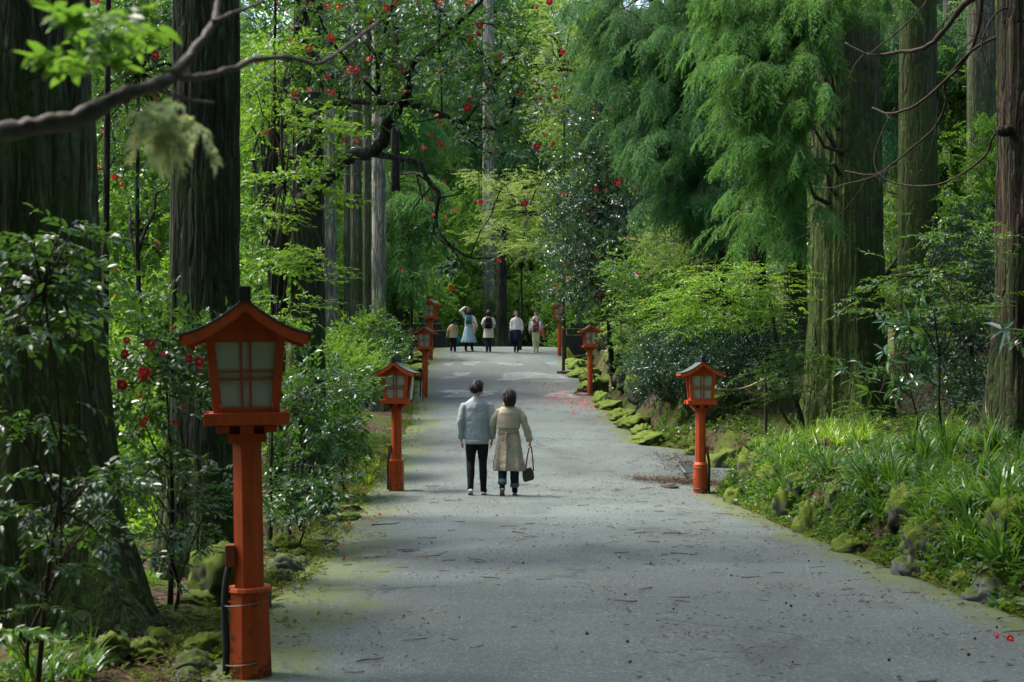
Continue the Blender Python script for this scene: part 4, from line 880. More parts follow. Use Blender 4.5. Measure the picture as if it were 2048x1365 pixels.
# ---- right middle distance
lighttree('dense green shrubs seen right of the grey-green cedar trunk', 1930, 25, [B(1920, 560, 25, 70, 60, .9), B(1960, 650, 24, 60, 70, .9), B(1900, 680, 25, 50, 60, .8), B(1950, 480, 26, 60, 60, .9), B(1910, 760, 24, 60, 50, .8), B(1990, 560, 23, 40, 80, .8), B(1970, 780, 22, 40, 50, .7)], 'cam', 'camellia_far', 1500, 131, .95, nst=22, r0=.02, cat='shrub', name='shrub', sig=.22)
lighttree('light green leafy tree behind the gap of the right-hand cedars', 1900, 42, [B(1900, 330, 42, 80, 70, 1.5), B(1780, 420, 42, 70, 80, 1.5), B(1930, 400, 42, 60, 70, 1.5), B(1780, 540, 41, 50, 80, 1.3), B(1900, 220, 43, 80, 80, 1.6), B(1980, 300, 42, 60, 90, 1.5)], 'cam_far', 'fresh', 1500, 132, 1.3, nst=20, r0=.05)
lighttree('dark thicket behind the massive cedar on the right slope', 1760, 38, [B(1770, 640, 38, 60, 90, 1.3), B(1560, 640, 38, 60, 90, 1.3), B(1900, 600, 39, 90, 110, 1.5), B(2000, 600, 38, 80, 140, 1.5), B(1620, 480, 39, 60, 90, 1.3), B(1990, 420, 40, 70, 110, 1.5), B(1500, 560, 39, 70, 90, 1.3)], 'far_leaf', 'mid', 1500, 133, .9, nst=18, r0=.05, sig=.4)
lighttree('slender branch of pointed light green leaves reaching left before the mossy cedar', 1905, 15.5, [B(1720, 590, 15, 60, 14, .25), B(1790, 570, 15.1, 60, 25, .3), B(1850, 550, 15.2, 60, 35, .3), B(1760, 630, 15, 50, 14, .25), B(1900, 530, 15.4, 50, 40, .3), B(1950, 480, 15.6, 50, 40, .3), B(1890, 610, 15.3, 60, 30, .3), B(1960, 600, 15.4, 40, 50, .3), B(1900, 450, 15.8, 60, 30, .3, .6)], 'flat_near', 'mid', 190, 134, .95, 'flat', nst=26, r0=.012, name='sapling', cat='sapling', sig=.10, per=4)
bl = plant('rhododendron', 'large-leaved dark glossy shrub standing before the grey-green cedar foot', 'shrub', 1830, 19.5, [B(1820, 690, 19.3, 40, 40, .3), B(1780, 740, 19.2, 40, 40, .3), B(1850, 650, 19.5, 40, 30, .3), B(1770, 800, 19, 45, 30, .3), B(1830, 740, 19.3, 30, 40, .3)], 'whorl', 'big_leaf', 46, 135, 1.25, 'bush', nst=20, r0=.012, sig=.15, per=3)
bl2 = plant('shrub', 'broad pale leaf rosette poking in at the right edge', 'shrub', 2080, 9.5, [B(2030, 670, 9.5, 22, 14, .1)], 'whorl', 'big_leaf', 5, 136, 1.0, 'flat', nst=3, r0=.007, sig=.05, per=3, bx=3.9)
plant('shrub', 'thin twiggy undergrowth with yellow-green tips at the foot of the cedars', 'shrub', 1790, 22, [B(1750, 840, 21.8, 60, 30, .4), B(1830, 850, 21.6, 60, 30, .4), B(1900, 830, 21.5, 60, 30, .4), B(1700, 830, 22.4, 40, 30, .3)], 'small', 'lime', 120, 137, 1.2, 'flat', nst=34, r0=.007, sig=.15, per=4)
plant('shrub', 'small leafy saplings in front of the left side of massive cedar', 'shrub', 1585, 23.5, [B(1590, 700, 23.5, 30, 30, .3), B(1600, 760, 23.4, 30, 30, .3), B(1560, 760, 23.6, 40, 40, .3), B(1640, 720, 23.3, 25, 25, .2)], 'small', 'mid', 170, 138, 1.3, 'flat', nst=14, r0=.007, sig=.15, per=4)
# ---- far forest beyond the crest: a few trees built once, copied for the rest
def conifer(label, x, Y, h, r, nb, n, seed, mt='sugi_far', group='forest trees beyond the crest'):
    root = tree('forest_cedar', label, 'tree', 0, Y, .3, h, 'bark_green', group, x=x, seed=seed, sides=40, rings=40, taper=.8)
    o = np.array(root.location[:]); rr = np.random.default_rng(seed); bl = []
    for k in range(nb):
        t = (k + .5) / nb; z = 2.2 + (h - 2.5) * t; q = r * (1 - t) ** .8 * rr.uniform(.65, 1.1) + .3; a = k * 2.4 + rr.normal(0, .3)
        bl.append((o + np.array([q * .7 * math.cos(a), q * .7 * math.sin(a), z]), (q * .55, q * .55, .75), 1))
    foliage('crown', root, bl, 'sugi_big', mt, n, seed, 1.15, 'hang', .55, 8, ground=False)
    ax = o + np.array([[0, 0, z] for z in np.linspace(1.5, h * .95, 14)])
    limbs('branch', root, ax, [b[0] for b in bl], .07, 'twig', seed)
    return root
def broad(label, x, Y, h, r, nb, n, seed, mt, tpl='far_leaf', group='forest trees beyond the crest', scale=1.0):
    rr = np.random.default_rng(seed); zb = h1(x, Y); bl = []
    for k in range(nb):
        a = rr.uniform(0, 6.28); t = rr.uniform(.18, 1); q = r * rr.uniform(.2, 1) * (1.1 - .6 * t)
        bl.append((np.array([x + q * math.cos(a), Y + q * math.sin(a), zb + h * t]), (r * .42, r * .42, h * .10 + .4), 1))
    return plant('forest_tree', label, 'tree', 0, Y, bl, tpl, mt, n, seed, scale, 'bush', group, .5, 10, 2.4, 16, .09, 'limb', bx=x)
c1 = conifer('tall soft-green cedar beyond the crest, behind the long-haired walker', -1.5, 84, 23, 3.4, 60, 1500, 201)
c2 = conifer('tall drooping cedar beyond the crest, left of the pale distant trunk', -7, 76, 21, 3.0, 54, 1350, 202, 'sugi')
b1 = broad('rounded evergreen at the bend beyond the crest', -.5, 78, 7, 3.2, 26, 1500, 203, 'fresh')
b2 = broad('tall leafy tree on the far slope beyond the crest, deep green', 4.5, 78, 13, 3.6, 34, 1700, 204, 'mid')
b3 = broad('fresh light green tree on the far slope above the walkers', 1.5, 92, 17, 4.2, 36, 1700, 205, 'fresh', scale=1.2)
FOR = 'far forest tree on the rising slopes behind the road, soft green mass'
def put(src, x, Y, s, rz, label=FOR):
    c = copy_tree(src); c.location = (x, Y, h1(x, Y) - .1); c.scale = (s, s, s); c.rotation_euler = (0, 0, rz); c['label'] = label; c['group'] = 'far forest trees on the slopes'; return c
rf = random.Random(9)
spots = [(c2, 5.5, 96, 1.0), (c1, 9.5, 88, .95), (c1, -12, 90, 1.0), (c2, 14, 80, 1.0), (c1, -16, 78, .9), (c2, -20.5, 88, 1.0), (b2, -9.5, 66, .85), (b2, -14, 60, .9), (b1, 6.5, 68, 1.1), (b1, -5.6, 68, 1.0), (b2, 9, 62, .95), (b3, 11.5, 70, .9), (b2, 14, 60, 1.0), (c1, 18, 66, .9), (c2, 20, 52, .85), (b2, 17, 47, .9), (b3, -12, 50, .8), (b2, -17, 46, 1.0), (c2, -13, 42, .75), (b2, -11.5, 34, .75), (b3, -9.5, 40, .7), (c1, 22, 78, 1.0), (b2, 22, 42, 1.0), (b1, 2.6, 86, 1.3), (b1, -8.5, 58, 1.1), (c1, -3.5, 100, 1.05), (c2, 2, 104, 1.1), (c1, -24, 70, 1), (b2, -19, 36, 1), (b2, -15, 29, .9), (b2, 15, 38, .85), (b3, 19, 35, .7), (c2, 27, 62, 1), (b1, -6.3, 52, .8), (b1, 3.9, 74, 1.0)]
for (src, x, Y, s) in spots: put(src, x, Y, s, rf.uniform(0, 6.28))

for (src, x, Y, s) in [(c1, -5, 95, 1.1), (c2, -9.5, 72, 1.0), (b1, -3.2, 71, 1.0), (b1, -4.8, 79, 1.2), (b1, 1.2, 72, .9), (b1, 3.0, 70, .8), (b2, -2.2, 88, 1.0), (b2, 7, 84, 1.0), (c1, -8, 80, 1.05), (c2, -9, 90, 1.1), (b1, -3.6, 64.5, .42), (b1, 3.1, 65, .45), (b1, -1.8, 76, .6), (b1, 1.0, 77, .55), (b1, 2.2, 68, .5), (b1, -2.6, 68.5, .5)]: put(src, x, Y, s, rf.uniform(0, 6.28))
for (src, x, Y, s) in [(c1, -4.5, -6, 1.0), (c2, 6, -7, 1.0), (c2, -7.5, 1.5, 1.0), (c1, 8.5, 3, 1.0), (c1, -4, -14, 1.0), (c2, 5, -15, 1.0), (b3, 0, -24, 1.1), (b2, -9, -10, 1.2), (b2, 10, -9, 1.2), (b3, -10, -20, 1.1), (b3, 9, -22, 1.1), (c1, 12, 11, .9), (c2, -5.0, -3.4, .95), (c1, 4.2, -3.2, .95), (b3, .5, -9, 1.0)]:  # unseen trees around the camera, added to block frontal sky light
    put(src, x, Y, s, rf.uniform(0, 6.28), 'unseen tree of the avenue behind the viewpoint, added for shade')['group'] = 'unseen avenue trees added for shade'

for (src, x, Y, s) in [(b1, 9.5, 21, .5), (b1, 11, 26, .6), (b1, 12.5, 19, .55), (b1, 10.5, 31, .6), (b1, 13.5, 23, .6), (b1, 8.6, 17.5, .36), (b1, 15, 29, .7), (b1, -7.5, 24, .5), (b1, -9.5, 20, .5), (b1, -6.5, 31, .5)]: put(src, x, Y, s, rf.uniform(0, 6.28), 'rounded shrub in the understory behind the roadside cedars')['group'] = 'understory shrubs behind the cedars'
# ------------------------------------------------------------------ vermilion lantern posts
def build_lantern(label, px, Y, rz=0.0, sleeve='flange', s=1.0, box='left', wires=True, conduit=True, cap=True, hx=None, group='vermilion lanterns lining the road'):
    x = gx(px, Y); root = empty('lantern_post', (x, Y, gz(x, Y) - .01), label, 'lantern', group, rz)
    O = M['orange']
    zs = .476
    MB().prism(8, 0 if sleeve == 'none' else zs - .02, 1.243, .082, r1=.080).build('post', O, root, bev=.003)
    if sleeve == 'flange':
        mb = MB(); mb.prism(8, 0, zs - .015, .118, r1=.106)
        mb.build('base_sleeve', O, root, bev=.004)
        MB().prism(16, zs - .018, zs + .006, .118, r1=.112).build('collar', O, root, bev=.004)
    elif sleeve == 'square':
        MB().box((0, 0, .24), (.205, .205, .48)).build('base_sleeve', O, root, bev=.005)
    elif sleeve == 'round':
        mb = MB(); mb.prism(20, 0, .44, .108); mb.prism(20, .44, .476, .108, r1=.084); mb.build('base_sleeve', O, root, bev=.002)
    if wires and sleeve != 'square':
        for z in ((.09, .40) if sleeve != 'none' else (.22,)):
            q = .116 if sleeve == 'flange' else (.112 if sleeve == 'round' else .086)
            a = np.linspace(0, 2 * PI, 25); pts = np.stack([q * np.cos(a) - (.02 if conduit and box == 'left' else 0), q * np.sin(a), z + .012 * np.cos(a)], 1)
            MB().tube(pts, .0035, 5).build('wire_tie', M['wire'], root, True)
    # capital and crossed bracket beams
    MB().box((0, 0, 1.266), (.20, .20, .047)).build('capital', O, root, bev=.003)
    mb = MB(); mb.box((0, 0, 1.3135), (.315, .075, .044)); mb.box((0, .104, 1.3135), (.072, .132, .0435)); mb.box((0, -.104, 1.3135), (.072, .132, .0435))
    mb.box((-.118, 0, 1.3145), (.06, .31, .036)); mb.box((.118, 0, 1.3145), (.06, .31, .036))
    mb.build('bracket', O, root, bev=.003)
    mb = MB(); mb.box((0, -.19, 1.369), (.435, .055, .064)); mb.box((0, .19, 1.369), (.435, .055, .064)); mb.box((-.172, 0, 1.368), (.052, .322, .06)); mb.box((.172, 0, 1.368), (.052, .322, .06)); mb.box((0, 0, 1.350), (.29, .322, .02))
    mb.build('base_board', O, root, bev=.003)
    # tapered housing: four leaning corner posts, rails, lattice and frosted panes on each side
    z0, z1, w0, w1 = 1.401, 1.83, .168, .207
    wz = lambda z: w0 + (w1 - w0) * (z - z0) / (z1 - z0)
    def quad_bar(mb, k, a, b, th, dep, off=0):
        """bar on side k from (u,z)=a to b in the side's plane; u is a fraction of half-width"""
        (u0, za), (u1, zb) = a, b; pts = []
        for (u, z) in ((u0, za), (u1, zb)):
            w = wz(z); pts.append(np.array([u * w, -w - off, z]))
        d = pts[1] - pts[0]; d /= np.linalg.norm(d); nrm = np.array([0, -1, 0.]) ; sd = np.cross(d, nrm); sd /= np.linalg.norm(sd)
        v = [p + sd * sx * th / 2 + nrm * sy * dep / 2 for p in pts for sx, sy in ((-1, -1), (1, -1), (1, 1), (-1, 1))]
        c, s_ = math.cos(k * PI / 2), math.sin(k * PI / 2)
        Rk = np.array([[c, -s_, 0], [s_, c, 0], [0, 0, 1]])
        mb.add(np.array(v) @ Rk.T, [[3, 2, 1, 0], [4, 5, 6, 7], [0, 1, 5, 4], [1, 2, 6, 5], [2, 3, 7, 6], [3, 0, 4, 7]])
    mb = MB()
    for sx, sy in ((-1, -1), (1, -1), (1, 1), (-1, 1)):
        v = []
        for z in (z0, z1):
            w = wz(z)
            for ax, ay in ((0, 0), (1, 0), (1, 1), (0, 1)): v.append([sx * (w - ax * .046), sy * (w - ay * .046), z])
        f = [[3, 2, 1, 0], [4, 5, 6, 7], [0, 1, 5, 4], [1, 2, 6, 5], [2, 3, 7, 6], [3, 0, 4, 7]]
        mb.add(v, f if sx * sy > 0 else [q[::-1] for q in f])
    for k in range(4):
        quad_bar(mb, k, (-.77, 1.414), (.77, 1.414), .028, .030, -.022)
        quad_bar(mb, k, (-.79, 1.795), (.79, 1.795), .062, .030, -.022)
    housing = mb.build('housing', O, root, bev=.0025)
    for k in range(4):
        mb = MB()
        for u in (-.123, .123): quad_bar(mb, k, (u, 1.428), (u * .95, 1.765), .011, .014, -.024)
        for z in (1.572, 1.612): quad_bar(mb, k, (-.80, z), (.80, z), .010, .012, -.0245)
        mb.build('muntin', O, housing)
        mb = MB(); quad_bar(mb, k, (0, 1.426), (0, 1.768), 2 * .172, .004, -.040); mb.build('pane', M['pane'], housing)
    mb = MB(); mb.tube([(0, 0, 1.40), (0, 0, 1.50)], .018, 8); mb.ball((0, 0, 1.54), (.03, .03, .042)); mb.build('bulb', M['white_paint'], housing, True)
    # curved roof
    zr = lambda ax: 1.80 + .178 * (1 - ax / .332) ** 1.6
    n = 10; aa = np.linspace(-.332, .332, 2 * n + 1)
    def slab(half, dz0, dz1, m, xs=aa):
        mb = MB(); R = []
        for xx in xs:
            z = zr(min(abs(xx), .332)); R.append(np.array([[xx, -half, z + dz0], [xx, half, z + dz0], [xx, half, z + dz1], [xx, -half, z + dz1]]))
        return mb.rings(R, m)
    roof = slab(.30, .0, .013, 0).build('roof', M['copper'], root, bev=.002)
    slab(.262, -.020, -.001, 0, aa * .955).build('soffit', O, roof)
    for sy in (-1, 1):
        mb = MB(); R = []
        for xx in aa * .95:
            z = zr(abs(xx)); R.append(np.array([[xx, sy * .285 - .011, z - .058], [xx, sy * .285 + .011, z - .058], [xx, sy * .285 + .011, z - .0015], [xx, sy * .285 - .011, z - .0015]]))
        mb.rings(R).build('bargeboard', O, root, bev=.0015)
        mb = MB(); R = []
        for xx in np.linspace(-.2, .2, 11):
            z = zr(abs(xx)) - .022; R.append(np.array([[xx, sy * .188 - .008, 1.826], [xx, sy * .188 + .008, 1.826], [xx, sy * .188 + .008, z], [xx, sy * .188 - .008, z]]))
        mb.rings(R); mb.box((0, sy * .200, 1.878), (.036, .012, .10)); mb.build('gable', O, root)
    MB().box((0, 0, 2.008), (.062, .64, .074)).build('ridge_cap', M['cap'], root, bev=.003)
    for sx in (-1, 1):
        mb = MB(); mb.box((sx * .322, 0, zr(.322) - .018), (.022, .50, .03)); mb.build('eave_board', O, root)
    if conduit:
        sx = -1 if box == 'left' else 1; X = sx * .112
        MB().box((sx * .098, -.02, .65), (.05, .075, .115)).build('junction_box', M['junction'], root, bev=.004)
        zlow = 0.0
        pts = [(X - sx * .01, -.02, .60), (X + sx * .010, -.02, .50), (X + sx * .018, -.02, .38), (X + sx * .014, -.02, .2), (X + sx * .016, -.02, .03)]
        if box == 'right': pts += [(X + sx * .05, -.03, .012), (X + sx * .16, -.06, .012), (X + sx * .34, -.10, .0)]
        MB().tube(pts, .019, 8, sub=4).build('conduit', M['conduit'], root, True)
    root.scale = (s, s, s)
    return root
build_lantern('tall red lantern post nearest the camera, beside red camellia bush and huge mossy trunk', 502, 7.5, rad(10.5), 'flange').rotation_euler.y = -rad(.9)
L2 = build_lantern('red lantern post on a plain square base block, left of the walking couple', 793, 21.7, rad(-4), 'square', box='left')
mb = MB(); mb.box((.21, .20, 1.60), (.012, .16, .40), rot=[[math.cos(.09), 0, math.sin(.09)], [0, 1, 0], [-math.sin(.09), 0, math.cos(.09)]])
mb.build('open_side_panel', M['white_paint'], L2, label='pale side panel hinged open behind the lantern')
build_lantern('slim red lantern post without base sleeve at left road edge, below the stone plinth', 850, 39.7, rad(-5), 'none')
build_lantern('red lantern post in front of the left stone plinth, its head above another lantern roof', 861, 52, rad(-14), 'none', conduit=False, wires=False, s=1.13)
build_lantern('red lantern post with round base and black cable, beside bright grassy bank', 1401, 21.3, rad(1), 'round', box='right')
build_lantern('red lantern post rising from fallen pink petals by the mossy kerb stones', 1180, 40.6, rad(4), 'none', box='right')
build_lantern('red lantern post half hidden behind a thin brown signpost and camellia leaves', 1119, 53.6, rad(-8), 'none', conduit=False, wires=False)
build_lantern('small distant red lantern seen behind the woman with black backpack', 963, 73, rad(5), 'none', conduit=False, wires=False, s=1.0)
# loose black cable at the foot of the petal-side lantern
x, Y = gx(1180, 40.6), 40.6
a = np.linspace(.2, 2 * PI - .4, 26)
pts = np.stack([x - .12 + .34 * np.cos(a), Y - .05 + .45 * np.sin(a), [gz(x - .12 + .34 * math.cos(t), Y - .05 + .45 * math.sin(t)) + .02 for t in a]], 1)
tag(MB().tube(pts, .022, 7).build('cable', M['conduit'], None, True), 'black cable coiled on the ground around a lantern foot among petals', 'cable')
# brown signpost with a small white mark
x, Y = gx(1127, 46.8), 46.8
root = empty('signpost', (x, Y, gz(x, Y) - .02), 'thin brown signpost with white mark standing on a dark footing', 'signpost')
MB().box((0, 0, .80), (.10, .09, 1.62)).build('post', M['brown_post'], root, bev=.006)
mb = MB()
for k in range(9):
    a = k * 2 * PI / 9; mb.ball((.17 * math.cos(a) * random.uniform(.8, 1.2), .16 * math.sin(a), .05), (random.uniform(.07, .11), .08, .06), n=8)
mb.build('footing', M['plinth'], root, True)
a = np.concatenate([np.linspace(PI * 1.05, -PI * .45, 12)])
pts = np.stack([-.018 + .024 * np.cos(a), np.full(12, -.052), 1.50 - .024 * np.sin(-a)], 1)
pts = np.vstack([[(-.035, -.052, 1.56)], [(-.04, -.052, 1.515)], pts[3:]])
MB().tube(pts, .009, 6).build('white_mark', M['white_paint'], root, True)
# stepped stone plinths either side of the crest
def plinth(label, px, Y, tiers):
    x = gx(px, Y); root = empty('stone_plinth', (x, Y, gz(x, Y) - .05), label, 'stone plinth', 'stone plinths flanking the road')
    z = 0
    for (w, d, h, dx) in tiers:
        MB().box((dx, 0, z + h / 2), (w, d, h)).build('tier', M['plinth'], root, bev=.02)
        MB().box((dx, 0, z + h + .012), (w + .02, d + .02, .024)).build('moss_cap', M['stone_moss'], root, bev=.01)
        z += h + .024
    return root
plinth('dark stepped stone plinth with mossy edges behind the left lanterns', 852, 59, [(1.7, 1.6, .72, 0), (1.35, 1.3, .27, -.02), (.95, 1.0, .27, -.03)])
plinth('dark stepped stone plinth with mossy ledges behind the petal-side lantern', 1168, 60, [(1.9, 1.6, .85, 0), (1.5, 1.3, .25, 0), (1.3, 1.0, .22, .05)])
# straw rope on the right bank
p0, p1 = at(1424, 777, 22.5), at(1530, 757, 27)
pts = [p0 * (1 - t) + p1 * t + np.array([0, 0, -.10 * math.sin(PI * t)]) for t in np.linspace(0, 1, 10)]
tag(MB().tube(pts, .014, 6).build('rope', M['rope'], None, True), 'thin yellow straw rope sagging from bank lantern towards the leaning sapling', 'rope')
mb = MB(); q = at(1532, 757, 27); zb = h1(q[0], 27)
mb.box((0, 0, (q[2] - zb) / 2 + .05), (.05, .05, q[2] - zb + .3)); tag(mb.build('stake', M['twig'], None, loc=(q[0], 27, zb - .1)), 'short wooden stake on the bank holding the far end of straw rope', 'stake')
# drain grating across the side opening
root = empty('drain_grate', (3.15, 25.6, gz(3.15, 25.6) + .012), 'narrow grey drain grating in the pavement behind the bank lantern', 'drain grate', rz=rad(-4))
mb = MB()
for k in range(26): mb.box((0, -2.2 + k * .176, .008), (.26, .05, .016))
mb.build('bar', M['grate'], root)
mb = MB(); mb.box((-.15, 0, .008), (.035, 4.5, .02)); mb.box((.15, 0, .008), (.035, 4.5, .02)); mb.build('frame', M['grate'], root)
# ------------------------------------------------------------------ people
def hand_mb(mb, w, d, pn, s, curl=.6, side=1):
    """palm, four unequal fingers and a thumb from wrist w along d; pn = palm normal"""
    d = np.asarray(d, float); d /= np.linalg.norm(d); pn = np.asarray(pn, float); pn -= d * (pn @ d); pn /= np.linalg.norm(pn); lat = np.cross(d, pn) * side
    w = np.asarray(w, float)
    mb.rings([w + d * (t * .085 * s) + (np.cos(a)[:, None] * lat * .5 * wd * s + np.sin(a)[:, None] * pn * .5 * th * s) for a in [np.arange(12) * 2 * PI / 12] for t, wd, th in ((0, .052, .04), (.4, .074, .034), (1.0, .078, .026))])
    for k, (o, l) in enumerate(((.029, .070), (.010, .080), (-.010, .074), (-.029, .058))):
        p = w + d * .080 * s + lat * o * s; a = 0; pts = [p]
        for j in range(3):
            a += curl * (.45 if j == 0 else .6); p = p + (d * math.cos(a) + pn * math.sin(a)) * l * s * (.42, .32, .26)[j]; pts.append(p)
        mb.tube(pts, np.array([.0095, .009, .0085, .0065]) * s, 8)
    p = w + d * .022 * s + lat * .030 * s; pts = [p]
    for j, a in enumerate((.75, .45, .2)):
        q = d * math.cos(a) + lat * math.sin(a) * .8 + pn * (.25 + .25 * curl); q /= np.linalg.norm(q); p = p + q * s * (.036, .028, .024)[j]; pts.append(p)
    mb.tube(pts, np.array([.013, .0115, .0105, .008]) * s, 8)
def rotz(v, a, c=(0, 0, 0)):
    c = np.asarray(c, float); v = np.asarray(v, float) - c; R = np.array([[math.cos(a), -math.sin(a), 0], [math.sin(a), math.cos(a), 0], [0, 0, 1]])
    return v @ R.T + c
class Person:
    def __init__(s, label, px, Y, h, rz, group=None, fem=True, vox=.009, **J):
        x = gx(px, Y); s.k = h / 1.7; s.vox = vox
        s.root = empty('person', (x, Y, gz(x, Y)), label, 'person', group, rz)
        sw = .155 if fem else .178
        s.J = dict(shL=(-sw, 0, 1.385), shR=(sw, 0, 1.385), elL=(-sw - .045, -.02, 1.10), elR=(sw + .045, -.02, 1.10), wrL=(-sw - .05, .05, .87), wrR=(sw + .05, .05, .87),
                   hipL=(-.085, 0, .88), hipR=(.085, 0, .88), knL=(-.09, .02, .49), knR=(.09, .02, .49), anL=(-.09, 0, .085), anR=(.09, 0, .085), toL=(-.10, .15, .025), toR=(.10, .15, .025),
                   yaw=0, pitch=0, curlL=.5, curlR=.5, pnL=(1, 0, 0), pnR=(-1, 0, 0), hdL=None, hdR=None)
        s.J.update(J); s.sw = sw; s.fem = fem
        for q in list(s.J):
            if isinstance(s.J[q], tuple) and q[:2] not in ('pn', 'hd'): s.J[q] = np.array(s.J[q]) * s.k
        s.body()
    def body(s):
        k, J = s.k, s.J; mb = MB()
        mb.loft([(z * k, a * k, b * k) for z, a, b in ((.80, .12, .085), (.90, .148, .10), (1.04, .118, .082), (1.2, .135, .098), (1.33, .148, .095), (1.40, .135, .075), (1.45, .06, .055))], 20)
        mb.tube([(0, 0, 1.42 * k), (0, .006 * k, 1.50 * k), (0, .012 * k, 1.56 * k)], np.array([.058, .052, .05]) * k, 14)
        hd = MB(); c = np.array([0, .015, 1.595]) * k
        hd.ball(c, np.array([.073, .090, .106]) * k, n=18); hd.ball(c + np.array([0, .028, -.062]) * k, np.array([.052, .058, .056]) * k, n=16)
        hd.rings([c + np.array([[-.009, .082, .02], [.009, .082, .02], [.004, .088, .022], [-.004, .088, .022]]) * k, c + np.array([[-.016, .085, -.028], [.016, .085, -.028], [.008, .113, -.026], [-.008, .113, -.026]]) * k])
        for q in (-1, 1): hd.ball(c + np.array([q * .074, -.004, -.012]) * k, np.array([.012, .022, .032]) * k, n=10)
        hd.tube([c + np.array([-.022, .085, -.062]) * k, c + np.array([0, .092, -.064]) * k, c + np.array([.022, .085, -.062]) * k], .008 * k, 6)
        hd.v = [rotz(v, J['yaw'], (0, 0, 0)) for v in hd.v]
        for v in hd.v: mb.v.append(v)
        mb.f += [[i + mb.n for i in q] for q in hd.f]; mb.m += hd.m; mb.n += hd.n
        for q in 'LR':
            mb.tube([J['sh' + q] * np.array([.85, 1, 1]) + np.array([0, 0, -.055 * k]), (J['sh' + q] + J['el' + q]) / 2, J['el' + q], (J['el' + q] + J['wr' + q]) / 2, J['wr' + q]], np.array([.05, .045, .037, .036, .025]) * k, 12)
            d = J['hd' + q] if J['hd' + q] is not None else J['wr' + q] - J['el' + q]
            hand_mb(mb, J['wr' + q], d, J['pn' + q], k, J['curl' + q], 1 if q == 'L' else -1)
            mb.tube([J['hip' + q], (J['hip' + q] + J['kn' + q]) / 2, J['kn' + q], J['kn' + q] * .6 + J['an' + q] * .4 + np.array([0, -.012, 0]) * k, J['an' + q]], np.array([.082, .07, .052, .05, .034]) * k, 14)
            mb.tube([J['an' + q] + np.array([0, -.02, -.02]) * k, (J['an' + q] + J['to' + q]) / 2, J['to' + q]], np.array([.034, .036, .024]) * k, 10)
        s.bodyo = mb.build('body', M['skin'], s.root, True, s.vox * .75, sm=2)
        for q in (-1, 1):
            e = MB().ball((0, 0, 0), np.array([.012, .006, .008]) * k, n=8); e.v = [rotz(v + c + np.array([q * .031, .0855, .012]) * k, J['yaw']) for v in e.v]
            e.build('eye', M['eye'], s.root, True)
        e = MB().tube([c + np.array([-.02, .0935, -.062]) * k, c + np.array([0, .1005, -.064]) * k, c + np.array([.02, .0935, -.062]) * k], .0045 * k, 6); e.v = [rotz(v, J['yaw']) for v in e.v]
        e.build('mouth', M['lip'], s.root, True)
    def hair(s, mt, length=.0, width=.085, cap=(.089, .106, .110), front=.05, messy=.006, seed=1):
        k, J = s.k, s.J; mb = MB(); c = np.array([0, .0, 1.612]) * k; r = np.random.default_rng(seed)
        mb.ball(c, np.array(cap) * k, n=22)
        v = mb.v[0] - c
        m = (v[:, 1] > .035 * k) & (v[:, 2] < front * k)
        v[m] *= .80; v[m, 1] -= .02 * k
        low = v[:, 2] < -.06 * k; v[low] *= np.array([.88, 1, .9]) if length < .05 else 1
        v += messy * k * np.sin(v * 90 / k + np.roll(v, 1, 1) * 140 / k)
        mb.v[0] = v + c
        if length > 0:
            z0 = 1.62; zs = np.linspace(z0, z0 - .10 - length, 7); secs = []
            for i, z in enumerate(zs):
                t = i / 6; secs.append((z * k, (width * (1 + .12 * math.sin(PI * t)) * (1 - .25 * t ** 3)) * k, (.066 - .020 * t) * k, 0, (-.050 - .02 * t) * k, 1))
            mb.loft(secs, 30, 0, .05, 8)
        mb.v = [rotz(q, J['yaw']) for q in mb.v]
        ho = mb.build('hair', M[mt], s.root, True, max(.006, s.vox * .8), sm=2)
        V, F, n = [], [], 0; cc = np.array([0, -.004, 1.612])
        for i in range(260 if s.vox < .009 else 90):
            d = r.normal(0, 1, 3); d[2] = abs(d[2]) * .9 - .25; d /= np.linalg.norm(d)
            if d[1] > .25 and d[2] < .45: continue
            p = cc + d * np.array(cap); L_ = r.uniform(.05, .09) if length < .05 else min(.30, .07 + length * r.uniform(.5, 1.05))
            t = np.array([0, 0, -1.0]) - d * (-d[2]) + np.array([d[0], d[1], 0]) * .05 + r.normal(0, .18 if length < .05 else .04, 3); t /= np.linalg.norm(t)
            sd = np.cross(t, d); sd /= np.linalg.norm(sd) + 1e-6; w_ = r.uniform(.004, .008)
            q1 = p + t * L_ * .5 + d * .008; q2 = p + t * L_ + np.array([d[0], d[1], 0]) * r.uniform(-.012, .006)
            for q_ in (p - sd * w_, p + sd * w_, q1 - sd * w_, q1 + sd * w_, q2): V.append(q_ * k)
            F += [[n, n + 1, n + 3, n + 2], [n + 2, n + 3, n + 4]]; n += 5
        hb = MB(); hb.add(rotz(np.array(V), J['yaw']), F); hb.build('loose_strands', M[mt], ho, True)
        return ho
    def legs(s, mt, name='trousers', r=(.094, .080, .062, .058, .045), end=0.0, top=.95):
        k, J = s.k, s.J; mb = MB()
        mb.loft([(.80 * k, .125 * k, .10 * k), (.88 * k, .162 * k, .118 * k), (top * k, .155 * k, .11 * k)], 20)
        for q in 'LR':
            a = J['an' + q] + (J['kn' + q] - J['an' + q]) * end
            mb.tube([J['hip' + q], (J['hip' + q] + J['kn' + q]) / 2, J['kn' + q], J['kn' + q] * .6 + a * .4 + np.array([0, -.012, 0]) * k, a], np.array(r) * k, 16)
        return mb.build(name, M[mt], s.root, True, s.vox, wrinkle=.012)
